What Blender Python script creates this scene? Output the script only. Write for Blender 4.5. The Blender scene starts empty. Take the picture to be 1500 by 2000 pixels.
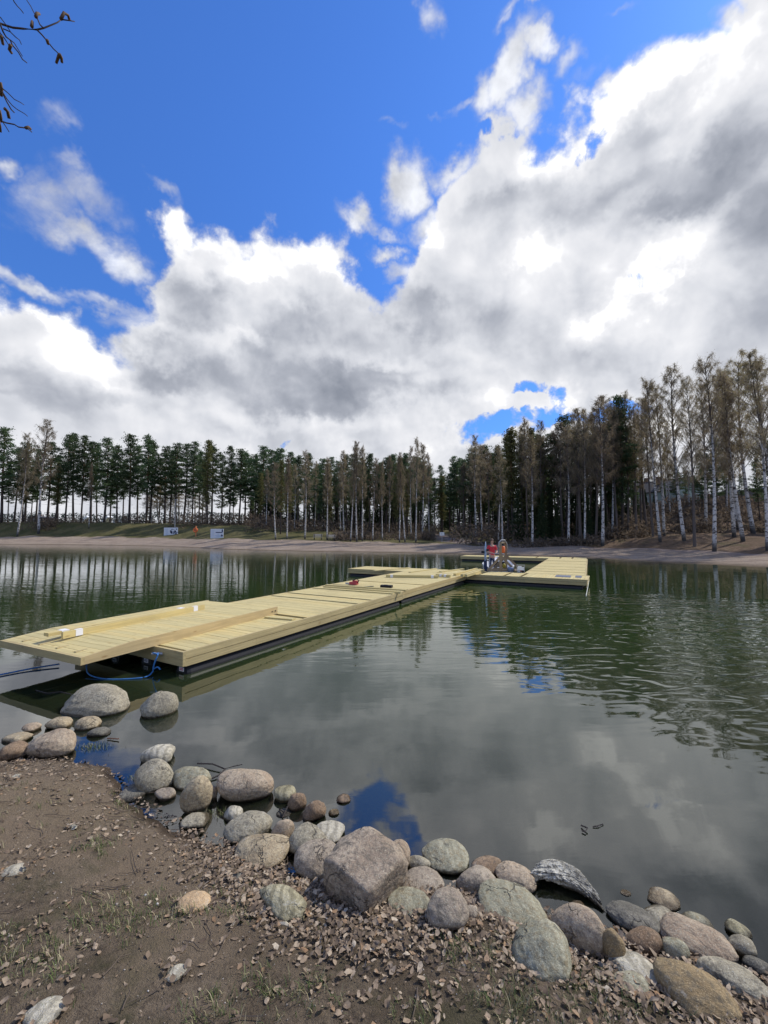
import bpy, math, random
import numpy as np
from mathutils import Vector, Matrix, noise as mnoise

S = bpy.context.scene
COL = S.collection
R = math.radians
# ------------------------------------------------------------------ camera
FPX, HZ, H = 820.0, 1042.0, 2.0            # focal length and horizon in photo pixels, eye height
PIT = math.atan((HZ - 1000) / FPX)
cam = bpy.data.cameras.new("camera")
cam.sensor_fit = 'HORIZONTAL'; cam.sensor_width = 36; cam.lens = 36 * FPX / 1500
cam.clip_start = 0.05; cam.clip_end = 9000
co = bpy.data.objects.new("camera", cam); COL.objects.link(co)
co.location = (0, 0, H); co.rotation_euler = (math.pi / 2 + PIT, 0, 0)
S.camera = co

# ------------------------------------------------------------------ light
SUN_AZ, SUN_EL = R(62), R(46)              # to the right of the view, high
sd = Vector((math.sin(SUN_AZ) * math.cos(SUN_EL), math.cos(SUN_AZ) * math.cos(SUN_EL), math.sin(SUN_EL)))
sun = bpy.data.lights.new("sun", 'SUN'); sun.energy = 3.0; sun.angle = R(1.5); sun.color = (1.0, 0.95, 0.87)
so = bpy.data.objects.new("sun", sun); COL.objects.link(so)
so.rotation_euler = sd.to_track_quat('Z', 'Y').to_euler()
S.view_settings.view_transform = 'Standard'; S.view_settings.look = 'None'
S.view_settings.exposure = 0.35; S.view_settings.gamma = 1.0
S.cycles.use_denoising = True
S.cycles.max_bounces = 8; S.cycles.transparent_max_bounces = 24
S.cycles.caustics_reflective = False; S.cycles.caustics_refractive = False

FW = np.array([0, math.cos(PIT), math.sin(PIT)]); UP = np.array([0, -math.sin(PIT), math.cos(PIT)])
def ray(px, py): return FW + np.array([1.0, 0, 0]) * (px - 750) / FPX + UP * (1000 - py) / FPX
def G(px, py, z=0.0):
    r = ray(px, py); t = (z - H) / r[2]; return r * t + np.array([0, 0, H])
def GD(px, py, y):
    r = ray(px, py); return r * (y / r[1]) + np.array([0, 0, H])
def proj(V):
    V = np.asarray(V) - np.array([0, 0, H]); dep = V @ FW
    return 750 + FPX * V[:, 0] / dep, 1000 - FPX * (V @ UP) / dep

# ------------------------------------------------------------------ node helper
class NT:
    def __init__(s, tree): s.t = tree; s.n = tree.nodes; s.l = tree.links
    def new(s, typ, **kw):
        n = s.n.new(typ)
        for k, v in kw.items(): setattr(n, k, v)
        return n
    def put(s, sock, v):
        if isinstance(v, bpy.types.NodeSocket): s.l.new(v, sock)
        elif v is not None: sock.default_value = v
    def m(s, op, a, b=None, c=None, clamp=False):
        n = s.new('ShaderNodeMath', operation=op, use_clamp=clamp)
        s.put(n.inputs[0], a); s.put(n.inputs[1], b)
        if c is not None: s.put(n.inputs[2], c)
        return n.outputs[0]
    def v(s, op, a, b=None, scale=None):
        n = s.new('ShaderNodeVectorMath', operation=op)
        s.put(n.inputs[0], a); s.put(n.inputs[1], b)
        if scale is not None: s.put(n.inputs['Scale'], scale)
        return n.outputs['Value'] if op in ('LENGTH', 'DOT_PRODUCT', 'DISTANCE') else n.outputs[0]
    def mr(s, x, a, b, c=0.0, d=1.0, smooth=True):
        n = s.new('ShaderNodeMapRange', interpolation_type='SMOOTHSTEP' if smooth else 'LINEAR')
        for i, q in enumerate((x, a, b, c, d)): s.put(n.inputs[i], q)
        return n.outputs[0]
    def noise(s, vec, scale, detail=4, rough=.55, dist=0.0, col=False):
        n = s.new('ShaderNodeTexNoise'); s.put(n.inputs['Vector'], vec)
        s.put(n.inputs['Scale'], scale); n.inputs['Detail'].default_value = detail
        n.inputs['Roughness'].default_value = rough; s.put(n.inputs['Distortion'], dist)
        return n.outputs['Color'] if col else n.outputs[0]
    def mix(s, f, a, b, mode='MIX'):
        n = s.new('ShaderNodeMix', data_type='RGBA', blend_type=mode)
        s.put(n.inputs[0], f)
        for i, q in ((6, a), (7, b)):
            if isinstance(q, tuple) and len(q) == 3: q = q + (1,)
            s.put(n.inputs[i], q)
        return n.outputs[2]
    def comb(s, x, y, z=0.0):
        n = s.new('ShaderNodeCombineXYZ')
        for i, q in enumerate((x, y, z)): s.put(n.inputs[i], q)
        return n.outputs[0]
    def sep(s, v):
        n = s.new('ShaderNodeSeparateXYZ'); s.put(n.inputs[0], v); return n.outputs
    def mapping(s, v, loc=(0, 0, 0), rot=(0, 0, 0), sc=(1, 1, 1), typ='POINT'):
        n = s.new('ShaderNodeMapping', vector_type=typ); s.put(n.inputs[0], v)
        n.inputs[1].default_value = loc; n.inputs[2].default_value = rot; n.inputs[3].default_value = sc
        return n.outputs[0]
    def ramp(s, x, pts):
        n = s.new('ShaderNodeValToRGB'); s.put(n.inputs[0], x); e = n.color_ramp.elements
        while len(e) < len(pts): e.new(0.5)
        for el, (p, c) in zip(e, pts): el.position = p; el.color = tuple(c) + (1,)
        return n.outputs[0]
    def attr(s, name):
        n = s.new('ShaderNodeAttribute', attribute_name=name); return n.outputs['Fac']

# ------------------------------------------------------------------ sky
def q_of(px, py):                       # stereographic coordinates of a sky direction
    r = ray(px, py); r = r / np.linalg.norm(r); return r[0] / (1 + r[1]), r[2] / (1 + r[1])

w = bpy.data.worlds.new("World"); S.world = w; w.use_nodes = True
T = NT(w.node_tree); T.n.clear()
tc = T.new('ShaderNodeTexCoord').outputs['Generated']
D3 = T.v('NORMALIZE', tc)
dx, dy, dz = T.sep(D3)
den = T.m('ADD', T.m('MAXIMUM', dy, -0.6), 1.0)
Q = T.comb(T.m('DIVIDE', dx, den), T.m('DIVIDE', dz, den))
# the cloud edge as a curve over the horizontal coordinate
edge = [(-420, 500), (-150, 560), (0, 582), (60, 598), (110, 622), (160, 640), (220, 646), (262, 632), (283, 600), (296, 540), (312, 490), (345, 440), (385, 455), (430, 470),
        (480, 486), (500, 470), (528, 458), (570, 455), (612, 447), (650, 470), (690, 510), (742, 556), (772, 560), (795, 540), (815, 500), (832, 450), (852, 395), (880, 335), (905, 312),
        (945, 268), (985, 215), (1060, 225), (1095, 210), (1165, 180), (1185, 135), (1225, 120), (1275, 68), (1370, 62), (1410, 40), (1460, -40), (1600, -150), (1900, -300)]
pts = sorted(q_of(*p) for p in edge)
fc = T.new('ShaderNodeFloatCurve'); cm = fc.mapping; cv = cm.curves[0]
X0, X1, Y1 = -0.6, 0.6, 0.8
while len(cv.points) < len(pts): cv.points.new(0.5, 0.5)
for p, (qx, qy) in zip(cv.points, pts): p.location = ((qx - X0) / (X1 - X0), qy / Y1)
cm.update()
def warp(vec, amt, sc):
    n = T.noise(D3, sc, 5, .6, col=True)
    return T.v('ADD', vec, T.v('SCALE', T.v('SUBTRACT', n, (.5, .5, .5)), scale=amt))
QW = warp(Q, 0.075, 8.0)
def blob(px, py, rx, ry, rot, amp, vec=None):
    c = q_of(px, py); e1 = q_of(px + rx, py); e2 = q_of(px, py - ry)
    sx = math.hypot(e1[0] - c[0], e1[1] - c[1]); sy = math.hypot(e2[0] - c[0], e2[1] - c[1])
    mp = T.mapping(vec or QW, (c[0], c[1], 0), (0, 0, R(rot)), (sx, sy, 1), 'TEXTURE')
    mp = T.v('MULTIPLY', mp, (1, 1, 0))
    return T.mr(T.v('LENGTH', mp), 0.0, 1.0, amp, 0.0)
def total(bl, start=0.0, vec=None, op='ADD'):
    # the running sum rides in the vector's third component, so the blobs are worked out one after another
    vx, vy, _ = T.sep(vec or QW); s = start
    for b in bl: s = T.m(op, s, blob(*b, vec=T.comb(vx, vy, s)))
    return s
qx_, qy_, _ = T.sep(QW)
T.put(fc.inputs['Value'], T.m('DIVIDE', T.m('SUBTRACT', qx_, X0), X1 - X0))
fc.inputs['Factor'].default_value = 1.0
bnd = T.m('MULTIPLY', fc.outputs[0], Y1)
inside = T.m('SUBTRACT', bnd, qy_)                 # + inside the cloud bank
n1 = T.m('SUBTRACT', T.noise(D3, 10.0, 8, .56, 0.1), .5)
def relief_at(sc, off, det, rough, gain):
    o_ = (off * .62, 0.0, off * .78)
    p_ = T.noise(D3, sc, det, rough, .25); q_ = T.noise(T.v('ADD', D3, o_), sc, det, rough, .25)
    return T.m('MULTIPLY', T.m('SUBTRACT', p_, q_), gain)
holes = total([(1046, 762, 92, 40, 12, .85), (985, 834, 180, 38, 9, .88), (1088, 790, 40, 54, 0, .70), (1145, 803, 110, 26, 10, .75), (1250, 548, 80, 46, -10, .62), (1225, 800, 90, 34, 0, .75),
               (1150, 275, 80, 44, 0, .60), (572, 874, 36, 16, 0, .42), (760, 540, 100, 50, 20, .60), (1015, 235, 80, 40, 50, .70), (1055, 165, 70, 70, 0, .9), (1400, 80, 26, 70, 25, .6), (905, 300, 80, 34, 30, .62), (830, 410, 46, 90, 0, .75), (940, 270, 60, 30, 0, .5), (1330, 668, 50, 22, 0, .4)])
holes = T.m('SUBTRACT', holes, total([(1022, 790, 80, 24, 14, .85), (1110, 762, 50, 30, 0, .4)]))
dens = T.m('ADD', T.m('MINIMUM', inside, 0.075), T.m('MULTIPLY', n1, 0.17))
QW2 = warp(Q, 0.085, 8.0)
wl = [(95, 400, 170, 90, 20, .56), (175, 468, 210, 74, -24, .80), (240, 520, 110, 70, -30, .88), (175, 385, 120, 80, -30, .62), (318, 372, 95, 30, -42, .66),
      (135, 243, 85, 58, 15, .58), (5, 328, 60, 42, 0, .72), (145, 325, 48, 36, 0, .42), (60, 556, 230, 36, -17, .72), (200, 600, 190, 36, -17, .74), (270, 636, 140, 50, 0, .6), (285, 590, 80, 40, -40, .4),
      (797, 360, 62, 130, -10, 1.1), (995, 150, 115, 80, 52, 1.15), (945, 205, 80, 80, 40, 1.0), (1056, 92, 56, 66, -25, .95), (1098, 125, 48, 90, -25, .8), (1030, 200, 80, 100, -40, 1.0),
      (708, 418, 66, 46, -20, .86), (765, 455, 90, 26, -25, .6), (768, 498, 62, 34, -15, .84), (848, 14, 56, 90, -18, .80), (1035, 5, 90, 34, 20, .78), (1000, 40, 60, 26, 30, .5), (1215, 8, 80, 30, 0, .45), (850, 440, 80, 110, 0, 1.0), (880, 330, 90, 60, 0, .9),
      (895, 225, 70, 36, 20, .66), (850, 245, 60, 20, 0, .4), (765, 252, 40, 24, 0, .42), (810, 550, 120, 50, 0, .85), (1440, 40, 80, 100, -30, 1.0), (1140, 150, 90, 50, 20, .5)]
wis = total(wl, 0.0, QW2, 'MAXIMUM')
wn = T.noise(T.mapping(D3, rot=(0, R(35), 0), sc=(1, 1, 1.25)), 9.0, 8, .60, 0.4)
wa = T.mr(T.m('ADD', T.m('MULTIPLY', wis, 0.95), T.m('MULTIPLY', T.m('SUBTRACT', wn, .5), 1.25)), 0.12, 0.95, 0.0, .97)
wa = T.m('MULTIPLY', wa, T.mr(wis, 0.0, .12))
hn = T.noise(D3, 13.0, 8, .62, .5)
hole_a = T.mr(T.m('ADD', T.m('ADD', holes, T.m('MULTIPLY', T.m('SUBTRACT', hn, .5), 2.1)), T.m('MULTIPLY', T.m('MINIMUM', holes, 0.0), 4.0)), .34, .78)
hole_a = T.m('MULTIPLY', hole_a, T.mr(holes, .12, .30))
bank_a = T.m('MULTIPLY', T.mr(dens, -0.012, 0.022, 0.0, 1.0), T.m('SUBTRACT', 1.0, hole_a))
back = T.mr(dy, 0.15, -0.25)                       # behind the viewer: scattered cumulus
ba = T.m('MULTIPLY', T.mr(T.noise(D3, 2.6, 7, .55, .2), .46, .60), back)
front = T.m('SUBTRACT', 1.0, back)
alpha = T.m('MAXIMUM', T.m('MULTIPLY', T.m('MAXIMUM', bank_a, wa), front), ba)
QW = warp(Q, 0.11, 8.0)
light = total([b_ for b_ in [
    (640, 745, 260, 90, 6, -.52), (560, 650, 170, 80, 30, -.36), (370, 570, 130, 80, 0, -.34), (440, 560, 150, 40, 0, -.18), (780, 610, 130, 70, -5, -.36), (900, 620, 150, 60, 0, -.22), (960, 650, 160, 50, 0, -.12),
    (310, 722, 130, 50, -10, -.50), (420, 735, 120, 50, 0, -.25), (210, 775, 180, 36, 0, -.28), (40, 735, 130, 40, 0, -.15), (60, 790, 200, 24, 0, -.14), (830, 765, 180, 40, 0, -.34), (590, 790, 160, 36, 0, -.22), (480, 845, 200, 30, -5, -.16),
    (1447, 280, 120, 130, 30, -.30), (1370, 350, 250, 90, 24, -.30), (1180, 385, 200, 55, 12, -.26), (970, 420, 120, 60, 10, -.18), (1270, 430, 190, 50, 10, -.24), (1490, 420, 120, 110, 0, -.34), (1475, 600, 150, 200, 0, -.24), (1200, 700, 330, 50, 0, -.18), (1120, 560, 80, 60, 0, -.14), (1080, 440, 90, 40, 0, -.14),
    (400, 468, 110, 34, 0, .30), (613, 480, 90, 50, 0, .26), (690, 530, 100, 44, -38, .34), (620, 560, 120, 60, -20, .16), (523, 531, 70, 40, 0, .22), (420, 662, 150, 34, 0, .28), (490, 668, 70, 36, -20, .2), (560, 600, 50, 26, 0, .2),
    (60, 612, 140, 34, -16, .42), (150, 655, 150, 34, -10, .34), (280, 645, 90, 34, 0, .26), (120, 700, 190, 34, 0, .10), (750, 697, 120, 28, 0, .34), (720, 825, 230, 34, 0, .22), (860, 860, 170, 50, 0, .20), (960, 785, 80, 46, 0, .26),
    (1287, 160, 200, 90, 26, .40), (1150, 235, 180, 80, 22, .36), (1367, 240, 110, 70, 30, .32), (1070, 320, 160, 70, 10, .32), (1000, 370, 120, 40, 10, .16), (1460, 90, 120, 110, 30, .40), (1041, 512, 90, 56, 0, .34), (1320, 480, 130, 80, 25, .42), (1190, 612, 130, 62, 15, .40), (1270, 545, 90, 60, 30, .3),
    (860, 680, 120, 30, 0, .10), (1110, 765, 60, 36, 0, .2), (1250, 840, 300, 60, 0, .40), (950, 860, 200, 26, 0, .2), (850, 480, 50, 60, 0, .25)]])
edge_l = T.mr(dens, 0.0, 0.085, 0.20, 0.0)
lit = T.m('ADD', T.m('ADD', .605, T.m('MULTIPLY', light, T.m('ADD', .82, T.m('MULTIPLY', n1, 1.3)))), T.m('ADD', edge_l, T.m('ADD', relief_at(4.5, .05, 2.5, .5, 1.2), relief_at(9.0, .014, 4, .5, .8))))
lit = T.m('ADD', lit, T.m('MULTIPLY', n1, 0.14))
lit = T.mr(lit, 0.0, 1.0, 0.0, 1.0, smooth=False)
XP = 1.0 / 1.27
ccol = T.ramp(lit, [(0.0, (.27 * XP, .295 * XP, .355 * XP)), (.3, (.44 * XP, .465 * XP, .53 * XP)), (.6, (.70 * XP, .72 * XP, .775 * XP)), (.84, (.90 * XP, .905 * XP, .94 * XP)), (1.0, (1.22 * XP, 1.22 * XP, 1.22 * XP))])
ccol = T.mix(T.m('MULTIPLY', T.m('SUBTRACT', 1.0, bank_a), front), ccol, T.v('SCALE', (.86 * XP, .88 * XP, .93 * XP), scale=T.m('ADD', .62, T.m('MULTIPLY', wa, T.m('ADD', .40, T.m('MULTIPLY', n1, 1.8))))))
ccol = T.v('SCALE', ccol, scale=10.0)
sky = T.new('ShaderNodeTexSky', sky_type='NISHITA')
sky.sun_disc = False; sky.sun_elevation = SUN_EL; sky.sun_rotation = SUN_AZ
sky.altitude = 100; sky.air_density = 1.0; sky.dust_density = 0.3; sky.ozone_density = 2.0
skc = T.v('SCALE', T.mix(1.0, sky.outputs[0], (0.56, 1.02, 1.80), 'MULTIPLY'), scale=T.mr(dz, .05, .75, .68, .97))
wcol = T.mix(alpha, skc, ccol)
bg = T.new('ShaderNodeBackground'); T.put(bg.inputs[0], wcol); bg.inputs[1].default_value = 0.1
wo = T.new('ShaderNodeOutputWorld'); T.l.new(bg.outputs[0], wo.inputs[0])
w.cycles.sampling_method = 'MANUAL'; w.cycles.sample_map_resolution = 512

# ------------------------------------------------------------------ materials
def mat(name, rough=.8, spec=.3):
    m = bpy.data.materials.new(name); m.use_nodes = True
    t = NT(m.node_tree); t.b = t.n['Principled BSDF']
    t.b.inputs['Roughness'].default_value = rough; t.b.inputs['Specular IOR Level'].default_value = spec
    t.obj = t.new('ShaderNodeTexCoord').outputs['Object']; t.mat = m
    return t
def bump(t, h, dist, strength=1.0):
    b = t.new('ShaderNodeBump'); b.inputs['Distance'].default_value = dist; b.inputs['Strength'].default_value = strength
    t.put(b.inputs['Height'], h); t.l.new(b.outputs[0], t.b.inputs['Normal']); return b.outputs[0]
def plain(name, c, rough=.6, spec=.4, metal=0, var=.25):
    t = mat(name, rough, spec); n = t.noise(t.obj, 7, 5)
    t.put(t.b.inputs['Base Color'], t.mix(n, tuple(x * (1 - var) for x in c), tuple(min(1, x * (1 + var)) for x in c)))
    t.b.inputs['Metallic'].default_value = metal
    return t.mat
def wood(name, c, axis=0, dark=.55, rough=.7):
    t = mat(name, rough, .25); r = t.attr('rnd')
    v = t.v('ADD', t.obj, t.comb(t.m('MULTIPLY', r, 37.0), t.m('MULTIPLY', r, 19.0), t.m('MULTIPLY', r, 7.0)))
    sc = [26, 26, 26]; sc[axis] = 1.2
    g = t.noise(t.mapping(v, sc=tuple(sc)), 1.0, 6, .65, .4)
    ks = [9, 9, 9]; ks[axis] = 2.6
    k = t.new('ShaderNodeTexVoronoi'); t.put(k.inputs['Vector'], t.mapping(v, sc=tuple(ks))); k.inputs['Scale'].default_value = 1.0
    kn = t.mr(k.outputs['Distance'], 0.05, 0.16, 1.0, 0.0)
    base = t.mix(t.mr(g, .3, .72), tuple(x * .78 for x in c), tuple(x * 1.14 for x in c))
    base = t.mix(t.m('MULTIPLY', t.m('SUBTRACT', r, .5), 1.0, clamp=True), base, tuple(x * .80 for x in c))
    base = t.mix(t.m('MULTIPLY', t.m('SUBTRACT', .5, r), .8, clamp=True), base, (c[0] * 1.02, c[1] * .90, c[2] * .72))
    base = t.mix(t.m('MULTIPLY', kn, .65), base, (c[0] * dark, c[1] * dark * .75, c[2] * dark * .5))
    st = t.noise(t.new('ShaderNodeNewGeometry').outputs['Position'], 1.1, 5, .65, .3)
    base = t.mix(t.mr(st, .50, .70, 0, .30), base, (c[0] * .55, c[1] * .55, c[2] * .62))
    t.put(t.b.inputs['Base Color'], base); bump(t, g, .003)
    return t.mat
WC = (.60, .50, .235)
WOOD_X = wood('treated_pine_across', WC, 0); WOOD_Y = wood('treated_pine_along', WC, 1)
WOOD_F = wood('treated_pine_fascia', (.50, .40, .20), 1); WOOD_FX = wood('treated_pine_end', (.50, .40, .20), 0)
WOOD_G = wood('weathered_timber', (.27, .215, .15), 2)
WOOD_R = wood('ramp_side_board', (.52, .41, .22), 1)
BLACK = plain('black_plastic', (.013, .013, .016), .5, .3)
WHITE = plain('white_gelcoat', (.75, .76, .77), .3, .5, var=.05)
LABEL = plain('paper_label', (.78, .78, .80), .6, .3, var=.06)
BLUE = plain('blue_rope', (.05, .20, .48), .7)
RED = plain('red_cloth', (.55, .035, .05), .8, var=.35)
ORANGE = plain('orange_plastic', (.85, .18, .05), .5, var=.15)
SKIN = plain('skin', (.50, .30, .21), .6); HAIR = plain('hair', (.09, .05, .03), .7)
NAVY = plain('navy', (.02, .035, .09), .6); GREY = plain('grey_metal', (.38, .39, .41), .45, .5)
BLUEGREY = plain('blue_grey_paint', (.30, .40, .55), .4); PALEW = plain('pale_timber', (.50, .44, .36), .8)
DARKINK = plain('dark_print', (.035, .05, .12), .6)
LIGHTBLUE = plain('light_blue_print', (.36, .46, .62), .6)

def rockmat(name, c1, c2, c3, stripe=0.0, rough=.8):
    c1, c2, c3 = [(c[0] * 1.04, c[1] * 1.0, c[2] * .86) for c in (c1, c2, c3)]
    t = mat(name, rough, .3)
    oi = t.new('ShaderNodeObjectInfo').outputs['Random']
    v = t.v('ADD', t.obj, t.comb(t.m('MULTIPLY', oi, 50.0), t.m('MULTIPLY', oi, 31.0), 0.0))
    a = t.noise(v, 5.0, 8, .70, .5); b = t.noise(v, 42, 5, .7); sp = t.noise(v, 170, 3, .8)
    base = t.mix(t.mr(a, .38, .62), c1, c2)
    base = t.mix(t.mr(b, .42, .68), base, c3)
    base = t.mix(t.mr(sp, .55, .68, 0, .5), base, tuple(x * .22 for x in c1))
    base = t.mix(t.mr(sp, .45, .34, 0, .5), base, tuple(min(.72, x * 1.9 + .06) for x in c2))
    if stripe:
        wv = t.new('ShaderNodeTexWave'); t.put(wv.inputs['Vector'], v); wv.inputs['Scale'].default_value = 6
        wv.inputs['Distortion'].default_value = 7; wv.inputs['Detail'].default_value = 4
        base = t.mix(t.mr(wv.outputs[1], .45, .95, 0, stripe), base, tuple(x * .42 for x in c1))
    pv = t.v('ADD', v, (9.1, 3.3, 5.7)); lich = t.noise(pv, 8, 8, .75, .8)
    base = t.mix(t.mr(lich, .54, .66, 0, .70), base, (.085, .078, .060))       # dirt and lichen
    base = t.mix(t.mr(lich, .40, .33, 0, .40), base, (.50, .48, .42))
    cr = t.new('ShaderNodeTexVoronoi', feature='DISTANCE_TO_EDGE'); t.put(cr.inputs['Vector'], t.v('ADD', v, t.v('SCALE', t.noise(v, 8, 4, .6, col=True), scale=.22))); cr.inputs['Scale'].default_value = 3.2
    crk = t.mr(cr.outputs['Distance'], 0.0, .022, 1.0, 0.0)
    crk = t.m('MULTIPLY', crk, t.mr(t.noise(pv, 5, 2), .52, .62))
    base = t.mix(t.m('MULTIPLY', crk, .55), base, (.05, .045, .04))
    pos = t.new('ShaderNodeNewGeometry').outputs['Position']; pz = t.sep(pos)[2]
    wet = t.mr(t.m('ADD', pz, t.m('MULTIPLY', t.m('SUBTRACT', a, .5), .06)), .028, .012)   # stones stay wet up to the waterline
    base = t.mix(wet, base, t.mix(1.0, base, (.26, .23, .18), 'MULTIPLY'))
    t.put(t.b.inputs['Base Color'], base); t.put(t.b.inputs['Roughness'], t.m('SUBTRACT', rough, t.m('MULTIPLY', wet, .5)))
    h = t.m('ADD', t.m('MULTIPLY', a, 1.0), t.m('ADD', t.m('MULTIPLY', b, .30), t.m('MULTIPLY', sp, .10)))
    h = t.m('SUBTRACT', h, t.m('MULTIPLY', crk, .4))
    bump(t, h, .030, .9)
    return t.mat
RM = dict(
    P=rockmat('pink_granite', (.34, .255, .195), (.45, .37, .295), (.235, .19, .155)),
    G=rockmat('grey_granite', (.275, .25, .20), (.42, .385, .315), (.19, .17, .14)),
    B=rockmat('beige_granite', (.33, .26, .18), (.46, .385, .28), (.22, .18, .135)),
    O=rockmat('ochre_stone', (.24, .175, .10), (.34, .26, .155), (.17, .14, .10)),
    W=rockmat('pale_stone', (.44, .41, .35), (.58, .55, .48), (.32, .30, .26), .5),
    D=rockmat('dark_stone', (.13, .125, .11), (.21, .20, .18), (.10, .095, .09)),
    U=rockmat('mauve_stone', (.285, .235, .20), (.39, .335, .285), (.20, .17, .145)),
    L=rockmat('green_grey_stone', (.25, .25, .20), (.39, .38, .31), (.25, .21, .14), .25),
    N=rockmat('brown_stone', (.20, .135, .09), (.30, .22, .16), (.14, .105, .08)),
    Y=rockmat('yellowish_striped_stone', (.33, .30, .20), (.44, .41, .31), (.22, .20, .14), .6),
    T=rockmat('grey_brown_granite', (.27, .21, .17), (.42, .345, .285), (.17, .14, .12)),
    C=rockmat('cracked_pale_grey_rock', (.24, .235, .22), (.66, .65, .61), (.085, .08, .07), .12),
)

# ------------------------------------------------------------------ mesh helpers
class MB:
    def __init__(s): s.V = []; s.F = []; s.A = []; s.n = 0
    def add(s, V, F, r=0.5):
        s.V.extend([tuple(map(float, v)) for v in V]); s.F.extend([tuple(i + s.n for i in f) for f in F]); s.A.extend([r] * len(V)); s.n += len(V)
    def box(s, c, d, rz=0.0, r=0.5, rx=0.0, ry=0.0):
        M = Matrix.Rotation(rz, 3, 'Z') @ Matrix.Rotation(ry, 3, 'Y') @ Matrix.Rotation(rx, 3, 'X')
        V = [Vector(c) + M @ Vector((x * d[0] / 2, y * d[1] / 2, z * d[2] / 2)) for x in (-1, 1) for y in (-1, 1) for z in (-1, 1)]
        s.add(V, [(0, 1, 3, 2), (4, 6, 7, 5), (0, 4, 5, 1), (2, 3, 7, 6), (0, 2, 6, 4), (1, 5, 7, 3)], r)
    def bar(s, p, q, wd, ht, r=0.5):           # a squared timber from p to q
        p = Vector(p); q = Vector(q); d = (q - p); L = d.length; d.normalize()
        u = d.cross(Vector((0, 0, 1)));
        if u.length < .01: u = Vector((1, 0, 0))
        u.normalize(); v = u.cross(d)
        V = [b + u * (a * wd / 2) + v * (c * ht / 2) for b in (p, q) for a, c in ((-1, -1), (1, -1), (1, 1), (-1, 1))]
        s.add(V, [(0, 3, 2, 1), (4, 5, 6, 7), (0, 1, 5, 4), (1, 2, 6, 5), (2, 3, 7, 6), (3, 0, 4, 7)], r)
    def tube(s, pts, rad, k=6, cap=True, r=0.5):
        pts = [Vector(p) for p in pts]; rad = rad if hasattr(rad, '__len__') else [rad] * len(pts)
        V = []; F = []
        for i, p in enumerate(pts):
            d = (pts[min(i + 1, len(pts) - 1)] - pts[max(i - 1, 0)])
            d = d.normalized() if d.length > 1e-9 else Vector((0, 0, 1))
            a = Vector((1, 0, 0)) if abs(d.x) < .9 else Vector((0, 1, 0))
            u = d.cross(a).normalized(); v = d.cross(u)
            for j in range(k):
                t = 2 * math.pi * j / k; V.append(p + (u * math.cos(t) + v * math.sin(t)) * rad[i])
        for i in range(len(pts) - 1):
            for j in range(k):
                a = i * k + j; b = i * k + (j + 1) % k; F.append((a, a + k, b + k, b))
        if cap: F.append(tuple(range(k))); F.append(tuple(reversed(range((len(pts) - 1) * k, len(pts) * k))))
        s.add(V, F, r)
    def lathe(s, c, prof, k=16, r=.5):
        V = []; F = []
        for (z, rr) in prof:
            for j in range(k):
                t = 2 * math.pi * j / k; V.append((c[0] + rr * math.cos(t), c[1] + rr * math.sin(t), c[2] + z))
        for i in range(len(prof) - 1):
            for j in range(k):
                a = i * k + j; b = i * k + (j + 1) % k; F.append((a, b, b + k, a + k))
        F.append(tuple(reversed(range(k)))); F.append(tuple(range((len(prof) - 1) * k, len(prof) * k)))
        s.add(V, F, r)
    def build(s, name, m, parent=None, smooth=False):
        me = bpy.data.meshes.new(name); me.from_pydata(s.V, [], s.F)
        a = me.attributes.new('rnd', 'FLOAT', 'POINT'); a.data.foreach_set('value', s.A)
        return link(name, me, m, parent, smooth)
def link(name, me, m, parent=None, smooth=False):
    if m: me.materials.append(m)
    if smooth: me.polygons.foreach_set('use_smooth', [True] * len(me.polygons))
    me.update(); o = bpy.data.objects.new(name, me); COL.objects.link(o)
    if parent: o.parent = parent
    return o
def empty(name, loc=(0, 0, 0), rz=0.0):
    o = bpy.data.objects.new(name, None); COL.objects.link(o); o.location = loc; o.rotation_euler = (0, 0, rz); return o
def tag(o, label=None, cat=None, group=None, kind=None):
    if label: o['label'] = label
    if cat: o['category'] = cat
    if group: o['group'] = group
    if kind: o['kind'] = kind
    return o
def npmesh(name, V, F, m, attrs=None, smooth=False, parent=None):
    me = bpy.data.meshes.new(name); V = np.asarray(V, dtype=np.float32); F = np.asarray(F, dtype=np.int32)
    me.vertices.add(len(V)); me.vertices.foreach_set('co', V.ravel())
    k = F.shape[1]; me.loops.add(F.size); me.loops.foreach_set('vertex_index', F.ravel())
    me.polygons.add(len(F)); me.polygons.foreach_set('loop_start', np.arange(0, F.size, k, dtype=np.int32))
    me.polygons.foreach_set('loop_total', np.full(len(F), k, dtype=np.int32))
    for n, a in (attrs or {}).items():
        at = me.attributes.new(n, 'FLOAT', 'POINT'); at.data.foreach_set('value', np.asarray(a, dtype=np.float32).ravel())
    me.update(calc_edges=True); me.validate()
    return link(name, me, m, parent, smooth)
def grid_faces(nx, ny):
    i, j = np.meshgrid(np.arange(nx - 1), np.arange(ny - 1), indexing='ij'); a = (i * ny + j).ravel()
    return np.stack([a, a + ny, a + ny + 1, a + 1], 1)

# cheap value noise for numpy
_rs = np.random.RandomState(3); _tab = _rs.rand(256, 256)
def vn(x, y):
    x = np.asarray(x, float); y = np.asarray(y, float)
    xi = np.floor(x).astype(int); yi = np.floor(y).astype(int); fx = x - xi; fy = y - yi
    fx = fx * fx * (3 - 2 * fx); fy = fy * fy * (3 - 2 * fy); t = lambda a, b: _tab[a & 255, b & 255]
    return (t(xi, yi) * (1 - fx) + t(xi + 1, yi) * fx) * (1 - fy) + (t(xi, yi + 1) * (1 - fx) + t(xi + 1, yi + 1) * fx) * fy
def fbm(x, y, o=4):
    s = 0; a = .5; t = 0
    for i in range(o): s = s + a * vn(x * 2 ** i + 17.3 * i, y * 2 ** i + 5.1 * i); t += a; a *= .5
    return s / t

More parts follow.
